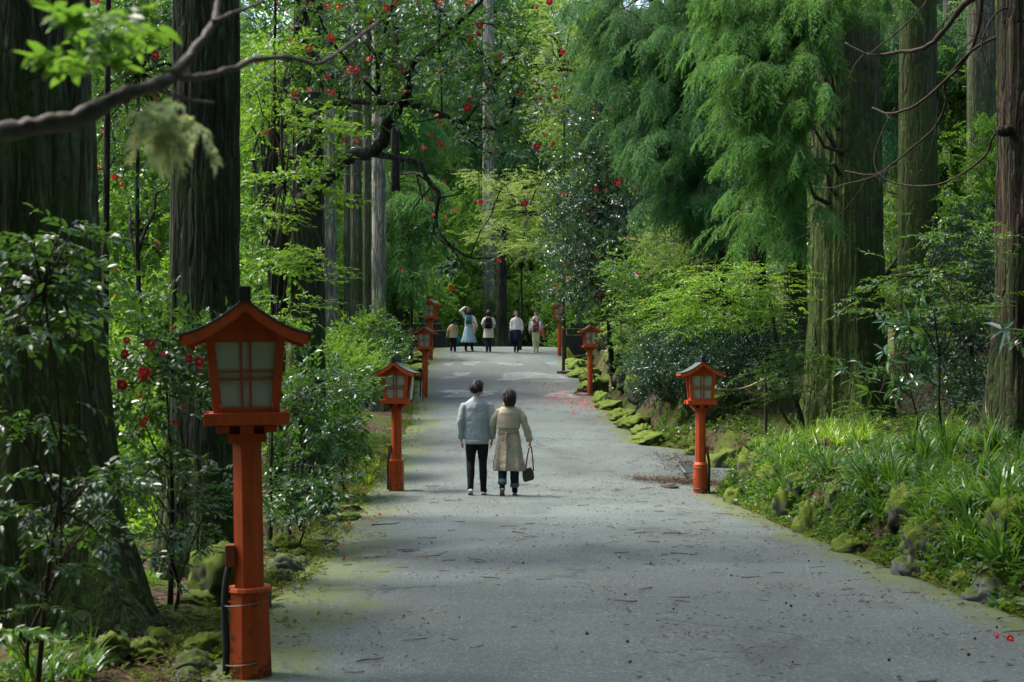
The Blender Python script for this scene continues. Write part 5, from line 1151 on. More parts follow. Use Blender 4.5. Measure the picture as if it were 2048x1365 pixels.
    def top(s, mt, secs, name='sweater', r=(.066, .060, .054, .050, .044), cut=0.0, fold=0, kf=9, remesh=None, wrinkle=.022):
        """torso loft plus two sleeves as one garment"""
        k, J = s.k, s.J; mb = MB()
        mb.loft([tuple(v * k for v in q[:5]) + (q[5],) if len(q) > 5 else tuple(v * k for v in q) for q in secs], 40, 0, fold, kf)
        for q in 'LR':
            w = J['wr' + q] + (J['el' + q] - J['wr' + q]) * cut
            sh = J['sh' + q] * np.array([.86, 1, 1])
            lo = np.array([0, 0, -.050 * k]); mb.tube([sh * np.array([.7, 1, 1]) + lo * .8, J['sh' + q] * np.array([.97, 1, 1]) + lo, (J['sh' + q] + J['el' + q]) / 2, J['el' + q], (J['el' + q] + w) / 2, w], np.array([r[0] * .95, r[0] * .96, r[1], r[2], r[3], r[4]]) * k, 16)
        return mb.build(name, M[mt], s.root, True, remesh or s.vox, wrinkle=wrinkle, sm=8)
    def shoes(s, mt, sole=None, h=.075, boot=0):
        k, J = s.k, s.J
        for q in 'LR':
            mb = MB(); a, t = J['an' + q], J['to' + q]; d = t - a; f = d / np.linalg.norm(d)
            sd = np.cross(f, [0, 0, 1.]); sd /= np.linalg.norm(sd); up = np.cross(sd, f)
            heel = a - np.array([0, 0, .035 * k]) - (f - up * (f @ np.array([0, 0, 1.]))) * .035 * k
            mb.tube([heel + up * .02 * k, a * .55 + t * .45 + up * .004 * k, t + up * .02 * k, t + f * .03 * k + up * .008 * k], np.array([.040, .046, .040, .022]) * k, 12)
            mb.tube([a - np.array([0, 0, .03 * k]), a + np.array([0, 0, .03 * k + boot * k]) + (J['kn' + q] - a) * .02], np.array([.046, .047]) * k, 12)
            sh = mb.build('shoe', M[mt], s.root, True, s.vox * .8)
            if sole:
                mb = MB(); R = []
                b = heel - up * .022 * k
                for u, w in ((-.012, .022), (.03, .036), (.10, .036), (.17, .043), (.215, .036), (.235, .018)):
                    p = b + f * u * k; R.append(np.array([p - sd * w * k - up * .014 * k, p + sd * w * k - up * .014 * k, p + sd * w * k + up * .012 * k, p - sd * w * k + up * .012 * k]))
                mb.rings(R).build('sole', M[sole], sh, bev=.004 * k)
GRP = 'people walking near the crest of the road'
# --- the couple
man = Person('man in blue-grey sweater and black trousers walking uphill beside woman in trench coat', 954, 20.6, 1.645, 0, 'couple walking up the road', False, .0075,
             yaw=rad(-38), anL=(-.095, -.06, .135), toL=(-.105, .085, .045), knL=(-.095, .075, .50), anR=(.095, .05, .085), toR=(.11, .20, .028), knR=(.088, .06, .49),
             shL=(-.195, 0, 1.375), shR=(.195, 0, 1.375), elL=(-.24, -.03, 1.09), elR=(.24, -.03, 1.09), wrL=(-.235, .03, .84), wrR=(.225, .04, .84))
man.hair('hair', 0, cap=(.093, .108, .113), front=.03, messy=.011)
man.legs('black_cloth', r=(.100, .084, .064, .060, .044))
man.top('sweater', [(.775, .168, .118), (.80, .176, .125), (.86, .186, .130), (1.0, .190, .130), (1.15, .196, .130), (1.28, .200, .125), (1.355, .192, .112), (1.405, .15, .090), (1.43, .115, .082), (1.455, .078, .070), (1.470, .070, .064)], r=(.070, .066, .060, .056, .046), fold=.012, kf=5)
mb = MB(); k = man.k
mb.loft([(.765 * k, .170 * k, .120 * k), (.775 * k, .177 * k, .127 * k), (.820 * k, .180 * k, .130 * k), (.828 * k, .174 * k, .124 * k)], 40); mb.build('hem_band', M['sweater'], man.root, True)
man.shoes('black_cloth', 'shoe_white')
woman = Person('woman in belted beige trench coat with brown handbag, walking at the man\'s right side', 1017, 20.5, 1.525, 0, 'couple walking up the road', True, .0075,
               yaw=rad(20), anL=(-.10, -.10, .16), toL=(-.10, .03, .045), knL=(-.095, .07, .49), anR=(.10, .06, .085), toR=(.11, .20, .028), knR=(.095, .07, .49),
               elL=(-.25, .02, 1.14), wrL=(-.165, .17, 1.31), pnL=(1, 0, 0), hdL=(.35, .3, .9), elR=(.275, -.02, 1.13), wrR=(.345, .02, .875), hdR=(.1, .1, -1), curlR=1.35, pnR=(-1, 0, 0), curlL=.8)
woman.hair('hair_brown', .085, .098, cap=(.095, .109, .112), messy=.006)
woman.legs('denim', 'jeans', r=(.098, .088, .078, .072, .066), end=.16)
for q in 'LR':
    J, k = woman.J, woman.k; a, b = J['an' + q], J['kn' + q]
    MB().tube([a + (b - a) * .10, a + (b - a) * .13, a + (b - a) * .27], np.array([.070, .074, .074]) * k, 18).build('jean_cuff', M['denim_cuff'], woman.root, True, .006, label='pale turned-up jean cuff')
woman.top('beige', [(.40, .222, .165, 0, -.01, 1), (.46, .232, .172, 0, -.01, 1), (.62, .212, .160, 0, -.005, .75), (.80, .196, .150, 0, 0, .4), (.97, .172, .132, 0, 0, .15), (1.02, .160, .122), (1.10, .170, .128), (1.25, .182, .128), (1.36, .172, .112), (1.41, .120, .090), (1.45, .082, .075), (1.475, .084, .078)], 'trench_coat', r=(.072, .066, .060, .056, .052), fold=.17, kf=7, wrinkle=.03)
mb = MB(); k = woman.k
mb.loft([(z * k, a * k, b * k, 0, -.012 * k, f) for z, a, b, f in ((1.08, .176, .130, 1), (1.085, .188, .140, 1), (1.2, .192, .140, .7), (1.33, .184, .128, .3), (1.395, .14, .10, 0), (1.41, .12, .09, 0))], 40, 0, .02, 5, 1); mb.build('storm_flap', M['beige'], woman.root, True, .007)
mb = MB(); mb.loft([(.985 * k, .172 * k, .132 * k), (.99 * k, .175 * k, .135 * k), (1.025 * k, .173 * k, .133 * k), (1.03 * k, .17 * k, .13 * k)], 32); belt = mb.build('belt', M['beige_dark'], woman.root, True)
mb = MB(); mb.tube([(-.03 * k, -.135 * k, 1.005 * k), (-.045 * k, -.162 * k, .93 * k), (-.02 * k, -.175 * k, .80 * k), (-.01 * k, -.180 * k, .73 * k)], np.array([.016, .016, .018, .015]), 6, sub=3); mb.ball((-.03 * k, -.140 * k, 1.005 * k), (.03, .018, .022)); mb.tube([(-.03 * k, -.14 * k, 1.0 * k), (-.09 * k, -.148 * k, .94 * k), (-.10 * k, -.158 * k, .88 * k)], .013, 6, sub=3); mb.build('belt_tail', M['beige_dark'], belt, True)
mb = MB(); mb.loft([(1.43 * k, .098 * k, .088 * k, 0, -.005), (1.47 * k, .100 * k, .090 * k, 0, -.008), (1.50 * k, .084 * k, .080 * k, 0, 0)], 28); mb.build('collar', M['beige'], woman.root, True, .007)
woman.shoes('black_cloth', 'grey_sole')
# handbag hanging from her right hand
hx, hy, hz = woman.J['wrR'] + np.array([.01, .012, -.085]) * woman.k
w0 = np.array(woman.root.location[:]); bag = empty('handbag', w0 + np.array([hx - .02, hy, hz - .50]), 'small dark handbag on tan straps hanging from the trench-coat woman\'s hand', 'handbag', rz=rad(15))
mb = MB(); R = []
for z, w, d in ((0, .15, .05), (.02, .19, .075), (.10, .20, .08), (.17, .16, .055), (.185, .15, .04)):
    a = np.arange(20) * 2 * PI / 20; R.append(np.stack([w / 2 * np.sign(np.cos(a)) * np.abs(np.cos(a)) ** .45, d / 2 * np.sign(np.sin(a)) * np.abs(np.sin(a)) ** .6, np.full(20, z)], 1))
mb.rings(R); mb.v = [v @ np.array([[.97, 0, -.22], [0, 1, 0], [.22, 0, .97]]).T for v in mb.v]; mb.build('pouch', M['leather'], bag, True, bev=.004)
bag.scale = (.86, .86, 1)
for sy in (-1, 1):
    MB().tube([(-.06, sy * .02, .17), (-.035, sy * .02, .34), (.005, sy * .012, .49), (.022, 0, .502), (.035, sy * .012, .49), (.06, sy * .02, .32), (.075, sy * .02, .14)], .0075, 6, sub=3).build('strap', M['tan_leather'], bag, True)
# --- the five walkers at the crest
def walker(*a, **k): return Person(*a, group=GRP, vox=.011, **k)
c = walker('child in tan jacket and dark hat walking away beside woman in blue skirt', 906, 55, 1.25, 0, elL=(-.24, -.03, 1.13), wrL=(-.31, .02, .88), anL=(-.09, -.08, .10), anR=(.095, .08, .085), toR=(.10, .22, .025), toL=(-.10, .07, .03))
c.hair('hair', .02, cap=(.092, .110, .112))
mb = MB(); k = c.k; mb.loft([(1.57 * k, .104 * k, .118 * k), (1.585 * k, .110 * k, .124 * k), (1.60 * k, .104 * k, .12 * k), (1.68 * k, .098 * k, .112 * k), (1.735 * k, .055 * k, .06 * k)], 20); mb.build('hat', M['black_cloth'], c.root, True)
c.legs('black_cloth', r=(.10, .09, .078, .072, .066)); c.top('tan', [(.74, .225, .16, 0, 0, 1), (.80, .222, .158, 0, 0, 1), (1.0, .195, .14, 0, 0, .5), (1.2, .195, .135), (1.34, .185, .12), (1.41, .13, .095), (1.47, .08, .075)], 'jacket', r=(.082, .075, .068, .062, .058), fold=.04); c.shoes('black_cloth')
mb = MB(); mb.loft([(z * k, a * k, .05 * k, .27 * k, .06 * k) for z, a in ((.50, .10), (.54, .125), (.78, .11), (.84, .06))], 16)
bag = empty('shoulder_bag', np.array(c.root.location[:]), 'bright blue bag hanging at the child\'s right hip', 'bag'); mb.build('pouch', M['blue_bag'], bag, True)
MB().tube([(.27 * k, .06 * k, .83 * k), (.19 * k, -.10 * k, 1.2 * k), (.12 * k, -.06 * k, 1.45 * k), (.10 * k, .10 * k, 1.44 * k), (.2 * k, .16 * k, 1.2 * k), (.27 * k, .08 * k, .83 * k)], .012, 6, sub=4).build('strap', M['teal_bag'], bag, True)
def backpack(person, label, mt, w=.29, h=.42, z0=.98, d=.13, y=-.15):
    k = person.k; bp = empty('backpack', np.array(person.root.location[:]), label, 'backpack', None, person.root.rotation_euler.z)
    mb = MB(); R = []
    for t, q, e in ((0, .80, .7), (.05, .96, .95), (.4, 1, 1), (.75, .95, .95), (.93, .75, .8), (1, .45, .5)):
        a = np.arange(24) * 2 * PI / 24; R.append(np.stack([w / 2 * q * k * np.sign(np.cos(a)) * np.abs(np.cos(a)) ** .5, y * k - d / 2 * k + d / 2 * e * k * np.sign(np.sin(a)) * np.abs(np.sin(a)) ** .6, np.full(24, (z0 + t * h) * k)], 1))
    mb.rings(R).build('pack', M[mt], bp, True)
    mb = MB(); R = []
    for t, q in ((0, .8), (.08, 1), (.85, 1), (1, .8)):
        a = np.arange(16) * 2 * PI / 16; R.append(np.stack([w * .38 * q * k * np.sign(np.cos(a)) * np.abs(np.cos(a)) ** .5, (y - d) * k - .005 + .028 * q * k * np.sign(np.sin(a)) * np.abs(np.sin(a)) ** .6, np.full(16, (z0 + .05 + t * .17) * k)], 1))
    mb.rings(R).build('front_pocket', M[mt], bp, True)
    for q in (-1, 1):
        MB().tube([(q * .09 * k, (y + .01) * k, (z0 + h * .9) * k), (q * .10 * k, -.02 * k, 1.475 * k), (q * .11 * k, .12 * k, 1.36 * k), (q * .15 * k, .11 * k, 1.15 * k), (q * .17 * k, -.08 * k, (z0 + .06) * k)], .016 * k, 6, sub=4).build('strap', M[mt], bp, True)
    return bp
c = walker('woman in long pale blue skirt and cream cardigan raising her arm over her head', 938, 55.2, 1.68, 0, elL=(-.34, -.01, 1.58), wrL=(-.13, -.02, 1.73), hdL=(1, .1, -.1), pnL=(0, 0, -1), elR=(.25, -.06, 1.13), wrR=(.30, .08, .95), anL=(-.13, -.02, .085), anR=(.12, .05, .085), toR=(.14, .2, .03), yaw=rad(-15))
c.hair('hair_brown', .20, .10, messy=.012); k = c.k
c.legs('black_cloth', 'stockings', r=(.09, .08, .062, .058, .05))
mb = MB(); mb.loft([(.34 * k, .30 * k, .25 * k, -.02, -.01, 1), (.38 * k, .295 * k, .245 * k, -.02, -.01, 1), (.60 * k, .235 * k, .19 * k, -.01, 0, .9), (.88 * k, .185 * k, .145 * k, 0, 0, .5), (1.04 * k, .145 * k, .112 * k)], 60, 0, .06, 13); mb.build('skirt', M['skirt_blue'], c.root, True)
c.top('cream', [(.98, .165, .13), (1.0, .175, .135), (1.15, .172, .13), (1.3, .178, .122), (1.38, .168, .11), (1.43, .11, .085), (1.46, .08, .07)], 'cardigan', r=(.074, .072, .068, .062, .052), fold=.02)
mb = MB(); mb.loft([(.72 * k, .05 * k, .06 * k, .215 * k, -.04 * k), (.9 * k, .06 * k, .09 * k, .19 * k, -.03 * k), (1.1 * k, .055 * k, .10 * k, .15 * k, -.02 * k)], 16); mb.build('cardigan_tail', M['cream'], c.root, True)
c.shoes('black_cloth', boot=.12); backpack(c, 'small teal backpack on the back of the woman with raised arm', 'teal_bag', .24, .34, 1.06, .11)
c = walker('woman in knee-length beige coat with black backpack walking away', 977, 54.8, 1.62, 0, elL=(-.235, -.05, 1.14), wrL=(-.20, .12, 1.02), elR=(.235, -.05, 1.14), wrR=(.20, .12, 1.02), anL=(-.06, -.02, .085), anR=(.06, .06, .085), toL=(-.07, .13, .025), toR=(.07, .22, .025), knL=(-.07, .03, .49), knR=(.07, .04, .49))
c.hair('hair_brown', .06, .098); c.legs('denim', 'jeans', r=(.10, .088, .072, .066, .052))
c.top('cream', [(.58, .225, .165, 0, 0, 1), (.63, .222, .163, 0, 0, 1), (.85, .20, .15, 0, 0, .5), (1.05, .18, .135), (1.25, .188, .13), (1.37, .178, .115), (1.42, .12, .09), (1.47, .084, .078)], 'coat', r=(.080, .073, .066, .060, .055), fold=.03); bpy.data.objects[c.root.children[-1].name].data.materials[0] = M['beige']
c.shoes('black_cloth'); backpack(c, 'black backpack on the back of the woman in the beige coat', 'black_bag', .30, .46, .95, .15)
c = walker('long-haired woman in white knit top and navy skirt walking toward the camera', 1033, 54.6, 1.60, PI, elL=(-.225, -.03, 1.12), wrL=(-.215, .0, .88), elR=(.225, -.03, 1.12), wrR=(.20, .02, .88), anL=(-.05, .10, .085), toL=(-.06, .25, .03), anR=(.06, -.08, .11), toR=(.07, .06, .04), knL=(-.06, .08, .49), knR=(.06, .06, .49))
c.hair('hair_brown', .24, .098); k = c.k; c.legs('black_cloth', 'tights', r=(.09, .078, .058, .054, .044))
mb = MB(); mb.loft([(.48 * k, .20 * k, .16 * k, 0, 0, 1), (.52 * k, .205 * k, .165 * k, 0, 0, 1), (.75 * k, .19 * k, .15 * k, 0, 0, .6), (.9 * k, .172 * k, .13 * k), (1.03 * k, .138 * k, .10 * k)], 40, 0, .05, 8); mb.build('skirt', M['navy'], c.root, True)
c.top('white_knit', [(.93, .158, .125), (.95, .168, .13), (1.05, .160, .122), (1.2, .168, .13), (1.3, .175, .125), (1.38, .165, .105), (1.42, .11, .08), (1.455, .07, .065)], 'knit_top', r=(.068, .064, .060, .062, .050), fold=.015); c.shoes('black_cloth', boot=.05)
coat = empty('coat', np.array(c.root.location[:]), 'dark navy coat hanging folded over the arm of the white-topped woman', 'coat', None, PI)
mb = MB(); mb.loft([(z * k, a * k, b * k, .235 * k, .05 * k, 1) for z, a, b in ((.30, .05, .04), (.34, .075, .06), (.6, .075, .07), (.86, .06, .06), (.92, .035, .05))], 24, 0, .12, 5); mb.build('folded_cloth', M['navy'], coat, True)
c = walker('short-haired woman in patchwork poncho, cream shawl and pale yellow-green trousers', 1072, 54.8, 1.60, PI, elL=(-.245, .0, 1.12), wrL=(-.25, .12, .95), elR=(.24, -.02, 1.12), wrR=(.26, .06, .88), anL=(-.06, -.06, .10), toL=(-.07, .08, .035), anR=(.06, .10, .085), toR=(.07, .25, .03), pitch=.1, knL=(-.07, .03, .49), knR=(.07, .08, .49))
c.hair('hair', .0, cap=(.098, .110, .116), front=.035, messy=.008); k = c.k; c.legs('lime_cloth', r=(.104, .094, .078, .070, .056), end=.1)
c.top('stripe', [(1.0, .15, .11), (1.2, .165, .12), (1.36, .165, .11), (1.42, .11, .08), (1.45, .07, .065)], 'striped_shirt', r=(.066, .062, .056, .054, .048))
mb = MB(); mb.loft([(.84 * k, .20 * k, .155 * k, 0, 0, 1), (.88 * k, .205 * k, .16 * k, 0, 0, 1), (1.1 * k, .215 * k, .165 * k, 0, 0, .6), (1.3 * k, .215 * k, .15 * k, 0, 0, .3), (1.39 * k, .16 * k, .115 * k), (1.43 * k, .09 * k, .08 * k)], 40, 0, .03, 6); pon = mb.build('poncho', M['patchwork'], c.root, True)
mb = MB(); mb.loft([(1.24 * k, .24 * k, .13 * k, 0, -.045 * k, 1), (1.3 * k, .235 * k, .14 * k, 0, -.03 * k, 1), (1.39 * k, .165 * k, .125 * k, 0, 0, .6), (1.45 * k, .115 * k, .11 * k, 0, .01 * k, .3), (1.49 * k, .105 * k, .10 * k, 0, .01 * k)], 40, 0, .05, 6); mb.build('shawl', M['cream'], c.root, True)
mb = MB()
for q in (-1, 1): mb.loft([(.84 * k, .05 * k, .03 * k, q * .155 * k, .10 * k), (1.0 * k, .055 * k, .035 * k, q * .165 * k, .115 * k), (1.28 * k, .06 * k, .05 * k, q * .15 * k, .10 * k)], 14)
mb.build('shawl_end', M['cream'], c.root, True); c.shoes('grey_sole')
bag = empty('cloth_pouch', np.array(c.root.location[:]), 'orange-red pouch held in the hand of the woman in patchwork poncho', 'pouch', None, PI)
mb = MB(); mb.loft([(z * k, a * k, .05 * k, (-.27 - .10 * (.95 - z)) * k, .19 * k) for z, a in ((.60, .03), (.64, .065), (.76, .065), (.88, .045), (.93, .05))], 16); mb.build('pouch_body', M['red_orange'], bag, True)
mb = MB().tube([(-.26 * k, .19 * k, .92 * k), (-.24 * k, .16 * k, 1.0 * k), (-.28 * k, .2 * k, .92 * k)], .008, 6, sub=3); mb.build('strap', M['red_orange'], bag, True)
# ------------------------------------------------------------------ rocks
def rock_mesh(seed, mt):
    r = np.random.default_rng(seed); n = 44; R = []
    ph = r.uniform(0, 6.28, (26, 4))
    for i in range(n // 2 + 1):
        t = max(.02, min(PI - .02, PI * i / (n // 2))); a = np.arange(n) * 2 * PI / n
        d = np.stack([np.sin(t) * np.cos(a), np.sin(t) * np.sin(a), np.full(n, -np.cos(t))], 1)
        q = 1 + sum(.12 / (1 + .28 * k) * np.sin(d @ (np.array([math.cos(ph[k, 0]), math.sin(ph[k, 0]), math.cos(ph[k, 1])]) * (1.6 + .9 * k)) + ph[k, 2]) for k in range(26))
        q = q * np.clip(1.15 - .28 * np.abs(d @ np.array([math.cos(ph[0, 3]), math.sin(ph[0, 3]), .3])), .8, 1.1)
        R.append(d * q[:, None])
    mb = MB(); mb.rings(R); return mb.mesh('rock', M[mt], True)
RK = {m: [rock_mesh(300 + k + 20 * j, m) for k in range(5)] for j, m in enumerate(('stone_moss', 'stone_grey'))}
_rk = np.random.default_rng(77)
def rock(x, Y, sx, sy, sz, mt, label, group, sink=.35, rz=None):
    o = link('rock', RK[mt][_rk.integers(5)]); o.location = (float(x), float(Y), gz(x, Y) + sz * (1 - 2 * sink)); o.scale = (sx, sy, sz); o.rotation_euler = (_rk.normal(0, .15), _rk.normal(0, .15), _rk.uniform(0, 6.28) if rz is None else rz)
    return tag(o, label, 'rock', group)
def rpx(px, py, Y): return gx(px, Y)
for (px, Y, sx, sy, sz, mt, lab) in [(215, 7.75, .16, .14, .10, 'stone_moss', 'moss-covered rock at the very bottom left below the huge trunk'), (292, 7.9, .12, .12, .09, 'stone_moss', 'small rounded mossy rock beside the bottom left one'), (322, 8.4, .10, .10, .06, 'stone_moss', 'flat mossy rock by the root tip of the huge trunk'),
        (385, 7.7, .13, .11, .08, 'stone_grey', 'half-mossy grey stone left of the nearest lantern foot'), (420, 8.2, .14, .14, .10, 'stone_moss', 'mossy stone touching the nearest lantern conduit'), (370, 7.4, .08, .07, .05, 'stone_grey', 'pale little stone at the bottom edge left of the nearest lantern'), (450, 10.2, .26, .3, .28, 'stone_moss', 'big mossy boulder in shade behind the nearest lantern post'),
        (418, 10.0, .17, .15, .06, 'stone_moss', 'low flat mossy stone on the shaded soil left of nearest lantern'), (570, 13.6, .19, .16, .12, 'stone_moss', 'bright mossy rock on the left verge right of the lantern post'), (650, 14.6, .12, .12, .05, 'stone_grey', 'flat bare stone at the left road edge past the mossy rock'), (640, 14.9, .14, .08, .05, 'stone_grey', 'flat dark slab just behind the bare road-edge stone'),
        (600, 12.6, .10, .1, .06, 'stone_grey', 'pale angular stone on the left moss verge'), (575, 12.1, .13, .15, .10, 'stone_grey', 'bluish grey stone beside the nearest lantern sleeve'), (558, 11.6, .09, .08, .05, 'stone_grey', 'small grey stone below the bluish verge stone'), (690, 17, .20, .16, .06, 'stone_moss', 'mossy flat kerb stone below the low leafy branches'), (705, 18.4, .17, .14, .05, 'stone_grey', 'grey kerb slab by the low leafy branches'),
        (722, 19.8, .16, .12, .05, 'stone_grey', 'grey kerb slab nearest to the square lantern base'), (600, 13.3, .1, .1, .05, 'stone_moss', 'mossy lump between verge stones')]:
    rock(gx(px, Y), Y, sx, sy, sz, mt, lab, 'stones along the left verge')
for (px, Y, sx, sy, sz, mt, lab) in [(1620, 15.6, .17, .20, .30, 'stone_moss', 'upright lime-mossy boulder in the right bank below the cedars'), (1575, 17.0, .15, .18, .24, 'stone_moss', 'mossy boulder left of the upright one in the right bank'), (1850, 12.2, .22, .2, .17, 'stone_moss', 'broad mossy bank stone among strap grass at right'), (2030, 10.6, .22, .2, .22, 'stone_moss', 'mossy bank stone at the right edge'), (1985, 10.3, .16, .15, .12, 'stone_grey', 'dark stone low in the bank near the right edge'), (1825, 11.8, .14, .14, .13, 'stone_grey', 'shadowed stone under the broad mossy bank stone'),
        (1480, 19.8, .2, .2, .22, 'stone_moss', 'mossy stone under the bright grass right of the bank lantern'), (1560, 18.4, .12, .12, .14, 'stone_moss', 'small mossy stone between bank grasses'), (1930, 11.0, .13, .12, .10, 'stone_moss', 'little mossy stone by the right road edge'), (1700, 13.6, .14, .14, .13, 'stone_moss', 'mossy stone behind drooping strap grass'), (1385, 27.5, .12, .12, .12, 'stone_moss', 'round mossy stone at the end of the side opening'), (1440, 25.5, .3, .25, .22, 'stone_moss', 'mossy block beyond the bank lantern post')]:
    rock(gx(px, Y), Y, sx, sy, sz, mt, lab, 'stones in the right bank', .44)
for k in range(8):
    Y = 9.8 + k * 1.7 + _rk.uniform(-.6, .6)
    rock(XR(Y) + .34 + _rk.normal(0, .05), Y, .16 * _rk.uniform(.7, 1.3), .26 * _rk.uniform(.7, 1.2), .22 * _rk.uniform(.7, 1.3), 'stone_moss', 'mossy stone half sunk in the steep face of the right bank', 'stones in the bank face', .46, _rk.normal(0, .2))
for k in range(15):
    Y = 29.4 + k * 1.5 + _rk.uniform(-.3, .3)
    if abs(Y - 40.6) < .5: continue
    rock(XR(Y) + .12 + _rk.normal(0, .06), Y, .30 * _rk.uniform(.8, 1.3), .5, .16 * _rk.uniform(.8, 1.5), 'stone_moss', 'moss-covered kerb stone in the line between right lane edge and ditch', 'mossy kerb stones', .3, _rk.normal(PI / 2, .2) * 0)
for k in range(12):
    Y = 30 + k * 2.0 + _rk.uniform(-.4, .4)
    rock(XR(Y) + 1.35 + _rk.normal(0, .15), Y, .38 * _rk.uniform(.7, 1.2), .5, .38 * _rk.uniform(.7, 1.4), 'stone_moss', 'green mossy boulder in the ditch wall behind the petal-side lantern', 'mossy ditch wall boulders', .3)
for k in range(5):
    Y = 47 + k * 1.7
    rock(XR(Y) + .45 + _rk.normal(0, .12), Y, .45, .5, .22, 'stone_moss', 'spreading lime moss mound by the brown signpost', 'moss mounds near the signpost', .3)
for k in range(4):
    Y = 45 + k * 2.6
    rock(XL(Y) - .35 + _rk.normal(0, .1), Y, .4, .5, .14, 'stone_moss', 'low moss mound at the left road edge below the stone plinth', 'moss mounds at the left edge', .3)
# ------------------------------------------------------------------ strap grass clumps
GM = []
for k in range(5):
    v, f3, f4, t = grass_tpl(np.random.default_rng(400 + k), 34, .52, .021, 7, 1.5)
    GM.append([fmesh('grass_clump', v, [f3, f4], M[m], np.clip(t + .5, 0, 1)) for m in ('grass', 'grass_lime')])
_gg = np.random.default_rng(55)
def clump(x, Y, s, lime, label, group, tilt=(0, 0)):
    o = link('grass_clump', GM[_gg.integers(5)][lime]); o.location = (float(x), float(Y), gz(x, Y) - .02); q = s * _gg.uniform(.8, 1.2); o.scale = (q, q, q * _gg.uniform(.8, 1.15)); o.rotation_euler = (tilt[0] + _gg.normal(0, .08), tilt[1] + _gg.normal(0, .12), _gg.uniform(0, 6.28))
    return tag(o, label, 'grass clump', group)
for k in range(150):
    Y = _gg.uniform(9.3, 18.5); dr = _gg.uniform(.35, 2.4) if k % 2 else _gg.uniform(.22, .55); x = XR(Y) + dr
    clump(x, Y, .66 + .45 * _gg.random() ** 2, 0, 'arching clump of dark strap-leaved grass on the right bank below the cedars', 'strap grass on the right bank', (0, -.35 if dr < .8 else -.1))
for k in range(70):
    Y = _gg.uniform(18.6, 24.3); dr = _gg.uniform(.1, 2.0) ; x = XR(Y) * .0 + np.interp(Y, [18, 21, 22.3, 24.5], [3.2, 3.15, 3.3, 4.5]) + dr
    clump(x, Y, .76, 1, 'bright yellow-green strap grass clump beside the bank lantern', 'bright strap grass by the bank lantern')
for k in range(34):
    Y = _gg.uniform(27.5, 40); x = XR(Y) + _gg.uniform(1.2, 2.6)
    clump(x, Y, .6, 0, 'green grass clump on the slope behind the ditch', 'grass on the ditch slope')
for k in range(12):
    Y = _gg.uniform(22.5, 26.5); x = XL(Y) - _gg.uniform(.05, .7)
    clump(x, Y, .62, 1, 'upright bright grass clump right beside the square-based lantern', 'grass beside the square-based lantern')
for (px, Y, s) in [(100, 6.9, .6), (140, 7.1, .55), (170, 7.3, .5), (60, 6.8, .6), (120, 7.5, .5)]: clump(gx(px, Y), Y, s, 0, 'thin strap grass clump at the lower left by the mossy rocks', 'grass at the lower left')
for (px, Y, s) in [(605, 14.2, .34), (615, 13.8, .30), (560, 15.5, .3), (500, 13, .3)]: clump(gx(px, Y), Y, s, 1, 'small upright grass tuft on the left verge between stones', 'grass tufts on the left verge')
for k in range(16):
    Y = _gg.uniform(16, 28); x = XL(Y) - _gg.uniform(.8, 3.5); clump(x, Y, .5, 1, 'sunlit grass tuft under the left shrubs', 'grass under the left shrubs')
# ferns
FM = []
for k in range(4):
    rr = np.random.default_rng(440 + k); ps = []
    for i in range(8):
        v, f3, f4, t = TPL['fernfrond'][rr.integers(4)]; az = i * .785 + rr.normal(0, .25); el = rr.uniform(.35, .95); q = rr.uniform(.7, 1.1)
        ps.append((v * q @ frame(np.array([math.cos(az) * math.cos(el), math.sin(az) * math.cos(el), math.sin(el)]), np.array([0, 0, 1.])).T, f3, f4, t + rr.uniform(-.2, .2)))
    v, f3, f4, t = merge(ps); FM.append(fmesh('fern', v, [f3, f4], M['cover'], np.clip(t + .55, 0, 1)))
def fern(x, Y, s, label, group):
    o = link('fern', FM[_gg.integers(4)]); o.location = (float(x), float(Y), gz(x, Y) - .02); q = s * _gg.uniform(.75, 1.2); o.scale = (q, q, q); o.rotation_euler = (_gg.normal(0, .12), _gg.normal(0, .12), _gg.uniform(0, 6.28)); return tag(o, label, 'fern', group)
for k in range(34):
    Y = _gg.uniform(9.6, 21); fern(XR(Y) + _gg.uniform(.2, 2.8), Y, .62, 'spreading green fern growing among strap grass on the right bank', 'ferns on the right bank')
for k in range(18):
    Y = _gg.uniform(27, 38); fern(XR(Y) + _gg.uniform(1.3, 3.4), Y, .7, 'fern on the shaded slope behind the bank lantern', 'ferns on the ditch slope')
for k in range(12):
    Y = _gg.uniform(21, 27); fern(_gg.uniform(4.6, 6.4), Y, .7, 'fern beneath the massive mossy cedar', 'ferns under the massive cedar')
for k in range(14):
    Y = _gg.uniform(9.5, 19); fern(XL(Y) - _gg.uniform(.5, 2.2), Y, .5, 'small fern on the shaded soil under the left cedars', 'ferns under the left cedars')
# ------------------------------------------------------------------ ground cover and litter nobody could count
def scatter(name, label, cat, tpl, mt, x, y, scale, seed, lift=.01, flat=.25, zf=None):
    r = np.random.default_rng(seed); n = len(x); z = np.array([gz(a, b) for a, b in zip(x, y)]) if zf is None else zf(x, y)
    az = r.uniform(0, 6.28, n); d = np.stack([np.cos(az), np.sin(az), r.normal(.1, flat, n)], 1); up = np.array([0, 0, 1.]) + r.normal(0, flat, (n, 3))
    V, F, T = bake(TPL[tpl], np.stack([x, y, z + lift + r.uniform(0, .03, n)], 1), frames(d, up), scale * r.uniform(.7, 1.4, n), np.clip(r.normal(.5, .22, n), 0, 1), seed)
    return tag(link(name, fmesh(name, V, F, M[mt], T)), label, cat, None, 'stuff')
r = np.random.default_rng(91)
n = 5200; y = r.uniform(8.5, 36, n) ** 1.0; x = XR(y) + .08 + np.abs(r.normal(0, 1.5, n)); k = (sn(x, y, 2.1, 5) > -.25) & ~((y > 22.5) & (y < 28.2) & (x < 4.4)); x, y = x[k], y[k]
